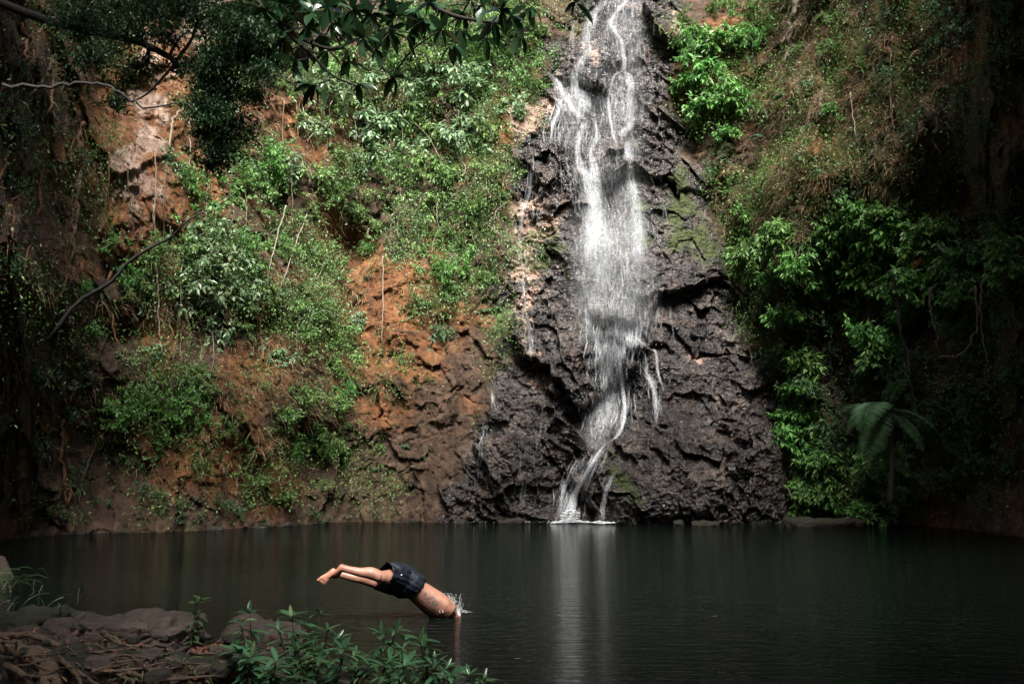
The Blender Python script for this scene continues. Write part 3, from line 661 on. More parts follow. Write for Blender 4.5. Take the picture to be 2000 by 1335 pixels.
# --- lone leafy branch standing out from the cliff (photo 780-905, 640-700)
def branch_with_leaves(name, pts_px, twigs_px, Y, r0, lm, bm, ll, n_l, label, cat, hi=1, rosette=False, zj=0.3, seed=5):
    r = np.random.default_rng(seed); e = empty(name, at(*pts_px[0], Y)); o0 = np.array(e.location)
    st = MB(); main = spline([np.array(at(x, y, Y)) - o0 for x, y in pts_px], 18)
    tube(st, main, np.linspace(r0, r0 * .35, 18), 7); P, D, N, LL = [], [], [], []
    for tx, ty in twigs_px:
        tip = np.array(at(tx, ty, Y + r.normal() * zj)) - o0
        b0 = main[np.argmin(np.linalg.norm(main - tip, axis=1) + .0 * r.random())]
        md = (b0 + tip) / 2 + r.normal(size=3) * .06 * np.linalg.norm(tip - b0); tw = spline([b0, md, tip], 8); tube(st, tw, np.linspace(r0 * .35, r0 * .12, 8), 5)
        ax = unit(tw[-1] - tw[-2])
        for i in range(n_l):
            a = i / n_l * 2 * PI + r.random(); s1 = unit(np.cross(ax, [.1, .2, 1])); s2 = np.cross(ax, s1); sd_ = math.cos(a) * s1 + math.sin(a) * s2
            p = tw[-1] if rosette else tw[min(7, int(r.uniform(2, 8)))]
            P.append(p); D.append(unit(ax * .5 + sd_ * .9 + np.array([0, 0, -.25]))); N.append(unit([r.normal() * .3, -.35 + r.normal() * .3, 1])); LL.append(ll * r.uniform(.65, 1.15))
    st.build('branch', bm, e); fo = MB(); LL = np.array(LL); leaves(fo, P, D, N, LL, LL * .38, hi, .22); fo.build('foliage', lm, e)
    tag(e, label, cat); return e
branch_with_leaves('leafy_branch', [(770, 645), (800, 648), (830, 650), (850, 645)], [(865, 640), (880, 650), (895, 660), (850, 665), (870, 672), (885, 640), (840, 680), (903, 668), (860, 655), (875, 685), (850, 640), (890, 645)],
    27.6, .022, M['leaf_pale'], M['bark_pale'], .20, 9, 'lone pale-stemmed branch with light leaves sticking out over bare brown earth', 'branch', 0)

# --- twigs, lianas and roots hanging on the cliff
def liana(pts_px, r0, mat, label=None, cat='vine', off=.25, name='hanging_vine', group=None, fixedY=None, r1=None, n=None, where=None):
    W = []
    for (x, y) in pts_px:
        if fixedY is not None: W.append(at(x, y, fixedY)); continue
        p, _n = hit(x, y, off)
        if p is not None: W.append(p)
    if len(W) < 2: return
    n = n or max(8, len(W) * 5); P = spline(W, n); r_ = np.random.default_rng(int(abs(pts_px[0][0] * 7 + pts_px[0][1])))
    P = P + r_.normal(size=P.shape) * r0 * .6; o0 = P[0].copy()
    m_ = MB(); tube(m_, P - o0, np.linspace(r0, r1 or r0 * .5, n), 6)
    o = m_.build(name, mat); o.location = o0
    if label: tag(o, label, cat, group)
    else: later(o, {'hanging_vine': 'bare thin vine hanging', 'hanging_root': 'brown root hanging', 'twig': 'pale bare twig'}[name], {'hanging_vine': 'vine', 'hanging_root': 'root', 'twig': 'twig'}[name], pts_px[0][0], pts_px[0][1],
        {'hanging_vine': 'bare vines hanging on the cliff', 'hanging_root': 'roots hanging from the dark left cliff', 'twig': 'pale twigs on the cliff'}[name], where)
    return o
liana([(0, 165), (80, 170), (150, 162), (210, 168), (250, 190), (290, 209), (345, 200)], .022, M['bark_black'], 'long bare branch reaching in from left edge, dipping to a fork', 'branch', name='bare_branch', fixedY=11, r1=.009)
liana([(328, 290), (338, 240), (352, 215), (372, 222), (372, 270), (371, 330)], .035, M['bark_pale'], 'pale root bent into a hook against the orange cliff', 'root', name='hooked_root', off=.4)
liana([(1660, 180), (1668, 240), (1675, 290), (1680, 322)], .022, M['bark_pale'], 'whitish straight stick hanging among dry grass right of waterfall', 'stick', name='pale_stick', off=.5)
liana([(1815, 560), (1820, 610), (1828, 650), (1830, 680)], .04, M['bark'], 'short brown vine hanging free in dark right-hand thicket', 'vine', fixedY=24)
liana([(1905, 560), (1908, 620), (1895, 670), (1870, 695), (1835, 697)], .035, M['bark'], 'vine curving down and left into a hook at right', 'vine', fixedY=23.5)
liana([(1930, 520), (1918, 560), (1916, 640), (1930, 720)], .035, M['bark'], 'long thin vine hanging just right of the hooked vine', 'vine', fixedY=23.3)
liana([(1740, 530), (1750, 600), (1768, 680), (1780, 740), (1790, 790)], .05, M['bark_dark'], 'slim slanting dark stem above the tree fern', 'stem', name='slanting_stem', fixedY=26.5)
liana([(1557, 0), (1545, 40), (1541, 80), (1535, 120)], .10, M['bark_pale'], 'thick pale root at top of bank right of waterfall', 'root', name='pale_root', off=.3)
liana([(560, 400), (545, 450), (530, 510), (520, 560)], .024, M['bark_pale'], 'pale slanting sapling stem on orange cliff, left of two', 'stem', name='sapling_stem', off=.6)
liana([(600, 420), (580, 470), (560, 530), (548, 560)], .020, M['bark_pale'], 'pale slanting sapling stem on orange cliff, right of two', 'stem', name='sapling_stem', off=.6)
liana([(512, 590), (508, 640), (512, 680), (514, 700)], .06, M['root_red'], 'thick reddish root running down from green shrubs at mid cliff', 'root', name='hanging_root', off=.3)
liana([(748, 500), (748, 560), (747, 620), (746, 670)], .022, M['bark_pale'], 'thin pale vine hanging straight down over bare orange earth', 'vine', off=.3)
liana([(300, 400), (303, 480), (307, 560), (311, 640), (316, 690)], .03, M['bark_pale'], 'pale root hanging below large-leaved plant on left cliff', 'root', name='hanging_root', off=.3)
liana([(1538, 950), (1547, 975), (1550, 1000)], .025, M['bark'], 'short brown stick standing at foot of rock, right shore', 'stick', name='stick', off=.3)
liana([(640, 740), (655, 780), (668, 830)], .02, M['bark_pale'], 'pale twig lying on lower brown cliff left of waterfall', 'twig', name='twig', off=.3)
liana([(654, 665), (664, 700), (670, 725)], .02, M['bark_pale'], 'small pale twig amid grass on mid cliff', 'twig', name='twig', off=.3)
# leaning dark bough on the left (photo 110,640 -> 400,420)
b_ = branch_with_leaves('leaning_bough', [(95, 665), (150, 592), (215, 552), (250, 512), (300, 480), (335, 462), (365, 432), (405, 410)], [(340, 420), (380, 400), (420, 395), (450, 380), (410, 430), (300, 450), (330, 465), (450, 400), (250, 520), (480, 360)],
    17.5, .042, M['leaf_emerald'], M['bark_black'], .11, 14, 'dark bough leaning up from the left cliff with fresh leaves at its tip', 'branch', 0, seed=9)
for i in range(44):      # roots hanging on the far-left cliff
    x = rng.uniform(-10, 215); y = rng.uniform(20, 860); l = rng.uniform(80, 300); k_ = rng.normal() * 22
    if y + l > 1010: l = 1010 - y
    liana([(x, y), (x + k_ * .3 + rng.normal() * 8, y + l * .35), (x + k_ * .7 + rng.normal() * 10, y + l * .7), (x + k_, y + l)], rng.uniform(.018, .06), M['root_red'] if rng.random() < .5 else M['root'], name='hanging_root', off=.15)
for i in range(60):      # thin vines all over
    x = rng.uniform(260, 1000) if i < 36 else rng.uniform(1460, 1990); y = rng.uniform(40, 640); l = rng.uniform(60, 200)
    liana([(x, y), (x + rng.normal() * 6, y + l * .4), (x + rng.normal() * 8, y + l * .7), (x + rng.normal() * 12, y + l)], rng.uniform(.010, .022), M['bark_pale'] if rng.random() < .4 and x < 1100 else M['bark'], off=.3)
for i in range(34):      # pale crooked twigs
    x = rng.uniform(560, 990) if i < 26 else rng.uniform(1460, 1900); y = rng.uniform(90, 560); a = rng.uniform(-1.2, 1.2); l = rng.uniform(30, 90)
    liana([(x, y), (x + math.sin(a) * l * .4 + rng.normal() * 6, y - l * .4), (x + math.sin(a) * l + rng.normal() * 8, y - math.cos(a) * l)], .014, M['bark_pale'] if x < 1100 else M['bark'], off=.7, name='twig')

# --- tree fern on the right
r = np.random.default_rng(77); Yf_ = 26.0
e = empty('tree_fern', at(1738, 985, Yf_)); o0 = np.array(e.location)
tr = MB(); top = np.array(at(1732, 800, Yf_)) - o0; tube(tr, spline([np.zeros(3), (top * .5 + [.08, 0, 0]), top], 14), np.linspace(.085, .06, 14), 9); tr.build('trunk', M['bark_black'], e)
for fx, fy in [(1617, 800), (1680, 770), (1650, 885), (1803, 845), (1775, 790), (1740, 740), (1700, 745), (1700, 900), (1790, 900), (1640, 830)]:
    tip = np.array(at(fx, fy, Yf_ - 1.0 + r.normal() * .6)) - o0; v_ = tip - top; ln = np.linalg.norm(v_) * 1.12
    st = MB(); P, D, N, LL = [], [], [], []
    fern_frond(r, st, P, D, N, LL, top + r.normal(size=3) * .05, unit(unit(v_) + [r.normal() * .12, r.normal() * .2, r.uniform(.2, .65)]), ln * r.uniform(.75, 1.2), r.uniform(.6, 1.3), 30, r.uniform(.08, .11))
    LL = np.array(LL); leaves(st, P, D, N, LL, LL * .17, 0, .1); st.build('frond', M['fern'], e, smooth=False)
tag(e, 'tree fern with arching feathery fronds over the right-hand shore', 'tree fern')

# --- ground cover, grasses (nobody could count them)
dens = fbm(Q3 * 1.0 + 12, 4, .5) + .25
okz = (PXF > -60) & (PXF < 2060) & (PYF > -80) & (PYF < 1010) & (Z > .15)
green = np.clip(dens, 0, 1) * (1 - rock) * okz * AREA
bare = np.clip(1.1 * ell(PXF, PYF, 700, 530, 50, 80) + ell(PXF, PYF, 735, 660, 36, 45) + .8 * ell(PXF, PYF, 820, 790, 70, 70) + ell(PXF, PYF, 270, 350, 60, 110) + .9 * ell(PXF, PYF, 400, 50, 80, 70) + ell(PXF, PYF, 270, 200, 60, 120) + .7 * ell(PXF, PYF, 850, 930, 130, 70) + .8 * ell(PXF, PYF, 560, 200, 40, 40), 0, 1)
green = green * (1 - bare) * np.interp(PXF, [0, 150, 300, 1000, 1400, 1600, 2000], [.25, .3, 1.0, 1.0, .8, .8, .6]) * np.interp(PYF, [0, 650, 900, 1010], [1.2, 1.1, .9, .6])
def pick(dn, n):
    p = dn.ravel().astype(float); p = p / p.sum(); k_ = rng.choice(p.size, n, p=p); return k_
def scatter_leaves(dn, n, ll, lw, name, mat, label, cat, cl=5, dry=False, outw=.18, part=None):
    k_ = np.repeat(pick(dn, n // cl), cl); P = Pf.reshape(-1, 3)[k_]; Nn = NG.reshape(-1, 3)[k_]
    P = P + Nn * np.repeat(np.abs(rng.normal(size=len(k_) // cl)) * outw, cl)[:, None] + rng.normal(size=P.shape) * (.05 + ll * .4 + .012 * cl)
    D = Nn * .6 + rng.normal(size=P.shape) * .7 + np.array([0, 0, .15]); Nf = Nn * .5 + np.array([0, 0, 1]) + rng.normal(size=P.shape) * .35
    m_ = MB(); l = ll * rng.uniform(.5, 1.3, len(P)); leaves(m_, P, D, Nf, l, l * lw, 0, .15); o = m_.build(name, mat, smooth=False)
    tag(o, label, cat, kind='stuff')
scatter_leaves(green, 165000, .09, .45, 'ground_cover', M['leaf'], 'small green leafy weeds and creepers carpeting the earth cliff', 'ground cover', 12)
scatter_leaves(green * (PXF < 1100) * (PYF < 640), 42000, .10, .42, 'creeper_foliage', M['leaf_pale'], 'paler small-leaved creepers scattered through cliff vegetation left of waterfall', 'creepers', 5)
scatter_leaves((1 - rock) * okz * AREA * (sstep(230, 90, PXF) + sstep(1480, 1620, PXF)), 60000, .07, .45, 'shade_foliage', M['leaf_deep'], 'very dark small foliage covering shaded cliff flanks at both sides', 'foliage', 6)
def scatter_blades(dn, n, L_, w_, hang, mat, name, label, cl=8):
    k_ = np.repeat(pick(dn, n // cl), cl); P = Pf.reshape(-1, 3)[k_] + rng.normal(size=(len(k_), 3)) * .06; Nn = NG.reshape(-1, 3)[k_]
    d = norm(Nn + np.array([0, 0, .5]) + rng.normal(size=P.shape) * .45); ln = L_ * rng.uniform(.4, 1.3, len(P))[:, None]; rows = []; S_ = norm(np.cross(d, Nn * .3 + rng.normal(size=P.shape)))
    n_s = 5
    for i in range(n_s + 1):
        ww = w_ * [1, 1, .9, .7, .45, .06][i] / 2; rows += [P - S_ * ww, P + S_ * ww]
        d = norm(d + np.array([0, 0, -hang]) + Nn * .02); P = P + d * ln / n_s
    V = np.stack(rows, 1); F_ = (np.arange(len(P))[:, None, None] * 12 + np.array([[2 * i, 2 * i + 1, 2 * i + 3, 2 * i + 2] for i in range(n_s)])[None]).reshape(-1, 4)
    m_ = MB(); m_.add(V, F_); o = m_.build(name, mat, smooth=False); tag(o, label, 'grass', kind='stuff')
strawd = okz * AREA * (1 - rock) * (np.clip(ell(PXF, PYF, 1650, 130, 170, 170) + ell(PXF, PYF, 1600, 380, 150, 90) * 1.6 + .5 * ell(PXF, PYF, 1780, 260, 180, 140) + .6 * ell(PXF, PYF, 640, 260, 160, 140) + .5 * ell(PXF, PYF, 950, 330, 60, 120)
          + .8 * ell(PXF, PYF, 500, 780, 90, 110) + .7 * ell(PXF, PYF, 620, 560, 90, 90) + .5 * ell(PXF, PYF, 310, 560, 50, 80) + .35 * ell(PXF, PYF, 700, 760, 90, 60) + .25 * ell(PXF, PYF, 430, 920, 120, 60) + .3 * ell(PXF, PYF, 90, 400, 110, 400), 0, 2)) * (.35 + np.clip(n_b + .3, 0, 1))
scatter_blades(strawd, 26000, .5, .013, .42, M['straw'], 'dry_grass', 'dry straw-coloured grass hanging from the cliff on both sides')
scatter_blades(strawd * .6 + green * .5 * (PXF < 1300), 20000, .38, .015, .35, M['grass'], 'green_grass', 'green grass blades sprouting over cliff between the shrubs')
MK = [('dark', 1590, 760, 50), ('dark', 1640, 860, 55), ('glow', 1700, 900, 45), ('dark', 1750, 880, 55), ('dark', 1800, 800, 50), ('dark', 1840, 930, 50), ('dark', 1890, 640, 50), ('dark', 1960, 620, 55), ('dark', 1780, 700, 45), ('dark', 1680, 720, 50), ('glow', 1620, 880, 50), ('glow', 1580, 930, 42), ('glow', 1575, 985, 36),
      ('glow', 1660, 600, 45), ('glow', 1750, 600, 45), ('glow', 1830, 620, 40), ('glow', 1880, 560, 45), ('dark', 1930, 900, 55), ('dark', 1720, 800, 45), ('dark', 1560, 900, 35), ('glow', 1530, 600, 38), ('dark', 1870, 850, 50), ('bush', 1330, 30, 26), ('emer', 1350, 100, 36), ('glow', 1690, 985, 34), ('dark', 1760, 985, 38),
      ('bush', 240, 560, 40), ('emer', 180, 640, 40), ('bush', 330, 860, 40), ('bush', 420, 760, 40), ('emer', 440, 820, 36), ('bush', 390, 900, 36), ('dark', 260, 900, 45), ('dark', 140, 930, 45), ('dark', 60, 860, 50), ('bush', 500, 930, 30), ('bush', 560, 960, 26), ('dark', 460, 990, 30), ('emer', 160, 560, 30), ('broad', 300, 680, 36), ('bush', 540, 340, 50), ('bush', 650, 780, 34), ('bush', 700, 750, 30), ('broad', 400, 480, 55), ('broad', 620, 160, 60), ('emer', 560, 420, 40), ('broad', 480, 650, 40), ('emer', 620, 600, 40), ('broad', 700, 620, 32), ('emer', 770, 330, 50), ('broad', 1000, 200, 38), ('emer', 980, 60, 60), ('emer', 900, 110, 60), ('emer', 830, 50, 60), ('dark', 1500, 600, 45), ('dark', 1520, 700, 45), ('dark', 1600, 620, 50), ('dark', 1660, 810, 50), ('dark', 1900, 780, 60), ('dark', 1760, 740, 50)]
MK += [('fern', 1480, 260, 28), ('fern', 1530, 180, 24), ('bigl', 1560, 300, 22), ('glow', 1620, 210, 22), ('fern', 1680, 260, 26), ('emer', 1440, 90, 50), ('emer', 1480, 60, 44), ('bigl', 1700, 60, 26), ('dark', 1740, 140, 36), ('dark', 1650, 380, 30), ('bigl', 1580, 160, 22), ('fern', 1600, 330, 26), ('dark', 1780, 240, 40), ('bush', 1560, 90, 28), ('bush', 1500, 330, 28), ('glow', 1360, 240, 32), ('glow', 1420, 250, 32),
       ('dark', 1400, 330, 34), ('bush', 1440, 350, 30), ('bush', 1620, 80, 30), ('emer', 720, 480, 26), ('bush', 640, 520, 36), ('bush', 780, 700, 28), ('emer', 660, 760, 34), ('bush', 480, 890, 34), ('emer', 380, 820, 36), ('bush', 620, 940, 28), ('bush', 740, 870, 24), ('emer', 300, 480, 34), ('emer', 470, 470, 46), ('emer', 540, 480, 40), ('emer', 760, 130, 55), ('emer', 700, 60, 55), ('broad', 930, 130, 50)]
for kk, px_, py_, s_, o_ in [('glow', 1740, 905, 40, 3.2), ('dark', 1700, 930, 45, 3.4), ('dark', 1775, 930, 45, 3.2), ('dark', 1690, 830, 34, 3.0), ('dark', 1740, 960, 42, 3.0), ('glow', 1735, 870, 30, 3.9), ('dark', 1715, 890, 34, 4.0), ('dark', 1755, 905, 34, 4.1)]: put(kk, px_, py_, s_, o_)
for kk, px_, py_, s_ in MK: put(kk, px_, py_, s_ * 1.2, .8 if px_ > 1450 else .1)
# ---------------------------------------------------------------- waterfall
fm, t, b = new_mat('falling_water')
v = mapping(t, (1, 1, .22)); v2 = mapping(t, (1, 1, .55)); n1 = noise(t, 11, 6, .75, v, .6); n2 = noise(t, 24, 5, .75, v2, .5)
at_n = nd(t, 'ShaderNodeVertexColor', layer_name='alpha')
sp = nd(t, 'ShaderNodeSeparateColor'); t.links.new(at_n.outputs[0], sp.inputs[0])
st_ = math_(t, 'MULTIPLY', ramp(t, n1.outputs[0], [(.38, (0, 0, 0)), (.64, (1, 1, 1))]), ramp(t, n2.outputs[0], [(.36, (.1, .1, .1)), (.6, (1, 1, 1))]))
fine_ = ramp(t, n2.outputs[0], [(.38, (.35, .35, .35)), (.55, (1, 1, 1))])
al = math_(t, 'MULTIPLY', sp.outputs[0], math_(t, 'ADD', math_(t, 'MULTIPLY', st_, math_(t, 'SUBTRACT', 1.0, sp.outputs[1])), math_(t, 'MULTIPLY', sp.outputs[1], fine_)), True)
df = nd(t, 'ShaderNodeBsdfDiffuse'); df.inputs[0].default_value = (.87, .90, .94, 1)
tl = nd(t, 'ShaderNodeBsdfTranslucent'); tl.inputs[0].default_value = (.86, .87, .88, 1)
tp = nd(t, 'ShaderNodeBsdfTransparent'); m1 = nd(t, 'ShaderNodeMixShader'); m1.inputs[0].default_value = .35
t.links.new(df.outputs[0], m1.inputs[1]); t.links.new(tl.outputs[0], m1.inputs[2])
m2 = nd(t, 'ShaderNodeMixShader'); t.links.new(al, m2.inputs[0]); t.links.new(tp.outputs[0], m2.inputs[1]); t.links.new(m1.outputs[0], m2.inputs[2])
t.links.new(m2.outputs[0], t.nodes['Material Output'].inputs[0]); t.nodes.remove(b)
M['fall'] = fm

WIDE = 1.35
class WB:
    """collects ribbons of falling water; alpha per vertex: R = coverage, G = solidity (0 = streaky)"""
    def __init__(s): s.mb = MB(); s.a = []
    def ribbon(s, pts_px, wpx, a, solid, off=.12, jit=0, r=rng, seg=7.0):
        c = spline([(x, y, 0) for x, y in pts_px], max(4, int(abs(pts_px[-1][1] - pts_px[0][1]) / seg)))
        n = len(c); dist = []
        xs = c[:, 0] + (np.cumsum(r.normal(size=n)) * jit * .35 if jit else 0); ys = c[:, 1]
        for x, y in zip(xs, ys):
            p, _ = hit(x, y)
            dist.append((p - EYE).length if p is not None else (dist[-1] if dist else 33))
        dist = np.array(dist); pd = np.pad(dist, 2, mode='edge'); mn = np.min([pd[i:i + n] for i in range(5)], axis=0)
        pm = np.pad(mn, 2, mode='edge'); ds = np.mean([pm[i:i + n] for i in range(5)], axis=0) - off
        w_ = np.broadcast_to(np.interp(np.linspace(0, 1, n), np.linspace(0, 1, len(wpx)), wpx) * WIDE if np.ndim(wpx) else wpx, (n,)); solid = solid * (.55 if np.ndim(wpx) else 1)
        aa = np.interp(np.linspace(0, 1, n), np.linspace(0, 1, len(a)), a) if np.ndim(a) else np.full(n, a)
        fade = np.minimum(1, np.minimum(np.arange(n), np.arange(n)[::-1]) / 3.0)
        K = 5; V = []; A = []
        for i in range(n):
            for q in range(K):
                u = (q / (K - 1) - .5) * 2; d = ray(xs[i] + u * w_[i] / 2, ys[i]).normalized()
                V.append(EYE + d * (ds[i] + .10 * abs(u) * w_[i] / 40)); A.append([aa[i] * (.60 + .50 * float(sstep(560, 680, ys[i])) + .12 * float(xs[i] < 1140)) * fade[i] * [0, .75, 1, .75, 0][q], solid, 0, 1])
        F_ = [[i * K + q, i * K + q + 1, (i + 1) * K + q + 1, (i + 1) * K + q] for i in range(n - 1) for q in range(K - 1)]
        s.mb.add([tuple(x) for x in V], F_); s.a += A
    def fil(s, pts_px, spread, n, w_=(1.6, 4.5), a=(.2, .7), jit=1.6, off=.12, part=True):
        c = spline([(x, y, 0) for x, y in pts_px], 60); r = rng
        for _ in range(int(n * 1.5)):
            i0 = int(r.integers(0, 56)); x, y = c[i0, :2]; x += r.normal() * spread * .5
            ln = r.uniform(9, 46) * (1.3 if spread > 40 else 1); q = [(x, y)]; k = 0
            while q[-1][1] - y < ln and k < 14:
                i1 = int(np.argmin(np.abs(c[:, 1] - q[-1][1]))); i2 = min(59, i1 + 2); dx = (c[i2, 0] - c[i1, 0]) / max(2.0, abs(c[i2, 1] - c[i1, 1]))
                q.append((q[-1][0] + 5 * (np.clip(dx, -1.6, 1.6) * .75) + r.normal() * .9, q[-1][1] + 5)); k += 1
            if q[-1][1] > c[:, 1].max() + 4: continue
            s.ribbon(q, r.uniform(*w_), r.uniform(*a), r.uniform(.1, .6), off + abs(r.normal()) * .10, jit, seg=4)
    def build(s, name, parent):
        o = s.mb.build(name, M['fall'], parent); z = o.data.attributes.new('alpha', 'FLOAT_COLOR', 'POINT'); z.data.foreach_set('color', np.array(s.a, np.float32).ravel()); return o
wf_base, _ = hit(1118, 1010)
def strandset(parent, name, L_):
    w_ = WB()
    for args in L_: (w_.fil if args[0] == 'f' else w_.ribbon)(*args[1], **args[2])
    return w_.build(name, parent)
fall = empty('waterfall', (0, 0, 0)); tag(fall, 'tall white waterfall streaming in strands down the dark wet rock face into the pool', 'waterfall')
T1 = [(1250, -30), (1225, 0), (1196, 35), (1196, 55), (1213, 80), (1219, 127), (1213, 139)]
T2 = [(1213, 139), (1199, 150), (1190, 187), (1189, 215), (1195, 250), (1204, 300)]
T3 = [(1213, 135), (1232, 155), (1230, 210), (1230, 245), (1215, 262), (1224, 285), (1227, 337), (1238, 375), (1243, 420), (1247, 465), (1243, 520)]
B1 = [(1195, -20), (1180, 5), (1156, 32), (1144, 75), (1148, 100), (1130, 131), (1126, 160), (1136, 195), (1150, 225)]
B2 = [(1067, 139), (1092, 161), (1101, 187), (1127, 221), (1145, 235)]
B3 = [(1096, 175), (1092, 210), (1079, 247), (1077, 288)]
B4 = [(1146, 230), (1130, 268), (1131, 318), (1148, 348), (1157, 412), (1156, 487), (1160, 540)]
B5 = [(1160, 230), (1166, 268), (1155, 296), (1160, 330), (1164, 400), (1172, 490), (1176, 575)]
strandset(fall, 'upper_strand', [('r', (T1, [10, 8, 9, 8, 9, 8], [.9, 1, .9, .95], .55), {}), ('f', (T1, 10, 16), {}), ('r', ([(1240, -20), (1225, 40), (1225, 90), (1225, 140)], [50, 66, 60, 40], .42, .0), {}),
    ('f', ([(1235, -20), (1222, 20), (1218, 80), (1222, 140)], 46, 44), {'a': (.2, .6), 'w_': (1.5, 3.5)}), ('f', ([(1262, -20), (1254, 20), (1250, 70), (1246, 100)], 24, 12), {'a': (.15, .4), 'w_': (1.5, 3)})])
strandset(fall, 'upper_strand', [('r', (T2, 7, .8, .4), {}), ('f', (T2, 12, 16), {}), ('r', (T3, [10, 12, 14, 16, 18, 20, 16, 20, 22, 22], [.7, .8, .9, .95, .85, .6], .45), {}), ('f', (T3, 16, 46), {}), ('f', (T3, 46, 50), {'a': (.2, .55)}),
    ('r', ([(1215, 150), (1212, 200), (1215, 250), (1222, 300), (1225, 360), (1232, 420), (1235, 480)], [40, 50, 46, 36, 44, 50, 60], .38, .05), {}), ('r', ([(1260, 134), (1247, 142), (1234, 156)], 6, .8, .5), {})])
strandset(fall, 'left_strand', [('r', (B1, [12, 16, 16, 14, 18, 26, 26], [.5, .75, .7, .8], .25), {}), ('f', (B1, 18, 40), {}), ('r', (B2, [5, 8, 12, 14], .85, .5), {}), ('f', (B2, 18, 40), {}), ('r', (B3, [10, 10, 7, 5], .6, .4), {}), ('f', (B3, 24, 44), {'a': (.3, .8)}),
    ('r', ([(1115, 160), (1120, 200), (1115, 250), (1110, 300)], [40, 60, 50, 40], .35, .02), {}), ('f', ([(1135, 150), (1135, 190), (1132, 235)], 50, 40), {'a': (.3, .75)}), ('f', ([(1120, 225), (1112, 260), (1110, 310)], 46, 30), {'a': (.15, .4), 'w_': (1.5, 3)}),
    ('f', ([(1122, 35), (1117, 60), (1112, 97)], 5, 8), {})])
strandset(fall, 'left_strand', [('r', (B4, [10, 9, 10, 16, 22, 26, 24, 20], [.9, .9, .95, 1, .95, .5], .5), {}), ('f', (B4, 20, 70), {}), ('r', (B5, [7, 7, 8, 16, 24, 26, 26], [.9, .9, .9, .95, .8, .3], .4), {}), ('f', (B5, 20, 60), {}),
    ('r', ([(1150, 330), (1160, 400), (1165, 500), (1170, 600), (1172, 660)], [30, 46, 60, 80, 90], [.5, .55, .4, .3], .15), {}), ('f', ([(1150, 340), (1160, 420), (1165, 520), (1168, 600), (1172, 660)], 46, 90), {'a': (.25, .7)})])
strandset(fall, 'middle_veil', [('r', ([(1185, 420), (1192, 480), (1196, 560), (1198, 640), (1200, 668)], [110, 130, 136, 130, 110], [.25, .38, .42, .36, .3], .22), {'off': .5}), ('r', ([(1235, 480), (1245, 540), (1250, 600), (1255, 650)], [50, 70, 70, 50], .24, .15), {'off': .5}),
    ('f', ([(1200, 450), (1205, 520), (1206, 590), (1204, 660)], 84, 150), {'a': (.12, .5), 'w_': (1.5, 4)}), ('f', ([(1213, 480), (1215, 556), (1205, 590), (1205, 627), (1222, 652)], 12, 30), {'a': (.4, .9)}),
    ('f', ([(1150, 520), (1145, 580), (1142, 650)], 40, 40), {'a': (.1, .3), 'w_': (1.5, 3)}), ('f', ([(1250, 400), (1256, 500), (1262, 600)], 30, 26), {'a': (.1, .35), 'w_': (1.5, 3)})])
strandset(fall, 'ledge_strand', [('r', ([(1206, 622), (1222, 648), (1245, 662), (1262, 676), (1279, 688)], [8, 8, 6, 5], .9, .5), {'seg': 3}), ('f', ([(1200, 560), (1202, 610), (1197, 660), (1190, 700)], 66, 120), {'a': (.2, .6)}), ('f', ([(1215, 640), (1235, 660), (1262, 680)], 16, 20), {}),
    ('f', ([(1208, 600), (1204, 640), (1200, 672), (1194, 720)], 62, 170), {'a': (.2, .65)}), ('r', ([(1205, 650), (1198, 670), (1196, 700)], [50, 84, 76], .5, .2), {'seg': 4})])
strandset(fall, 'right_trickle', [('r', ([(1270, 680), (1281, 687), (1285, 725), (1296, 760)], [4, 6, 5, 3], .85, .4), {}), ('f', ([(1279, 687), (1285, 725), (1296, 765)], 7, 14), {}), ('r', ([(1257, 680), (1261, 725), (1275, 755), (1281, 795), (1281, 836)], [6, 5, 8, 8, 5], .85, .4), {}),
    ('f', ([(1257, 685), (1262, 725), (1277, 755), (1281, 840)], 12, 34), {}), ('f', ([(1285, 820), (1275, 836), (1262, 845)], 14, 12), {'a': (.2, .6)})])
strandset(fall, 'lower_strand', [('r', ([(1190, 670), (1190, 740), (1188, 800), (1170, 850), (1158, 880)], [60, 50, 44, 36, 24], [.5, .42, .45, .6], .05), {}), ('r', ([(1208, 670), (1214, 740), (1220, 800), (1210, 845), (1180, 872)], [10, 8, 7, 7, 8], 1, .9), {'off': .2}),
    ('f', ([(1186, 670), (1187, 740), (1184, 800), (1166, 856)], 40, 190), {}), ('f', ([(1208, 670), (1213, 740), (1218, 800), (1208, 848), (1182, 868)], 20, 70), {}), ('f', ([(1150, 690), (1153, 781), (1146, 880)], 14, 22), {'a': (.15, .45), 'w_': (1.5, 3)})])
F1 = [(1186, 862), (1168, 885), (1155, 906), (1138, 935), (1124, 961), (1116, 990), (1112, 1020)]
strandset(fall, 'base_strand', [('r', (F1, [6, 6, 8, 10, 12, 15], 1, 1.2), {'off': .2}), ('r', ([(1150, 880), (1128, 930), (1112, 975), (1104, 1018)], [8, 12, 18, 26], [.3, .4, .5], .1), {}), ('f', (F1, 16, 90), {}), ('f', ([(1125, 950), (1114, 985), (1106, 1020)], 26, 34), {'a': (.4, .9)})])
strandset(fall, 'base_strand', [('r', ([(1131, 893), (1110, 931), (1098, 968), (1094, 1018)], [3, 6, 8, 10], .7, .35), {}), ('f', ([(1131, 893), (1108, 931), (1098, 968), (1092, 1018)], 9, 26), {})])
strandset(fall, 'base_strand', [('r', ([(1206, 916), (1186, 950), (1178, 985), (1173, 1019)], [3, 7, 8, 12], .85, .4), {}), ('f', ([(1204, 914), (1184, 950), (1175, 1019)], 8, 24), {})])
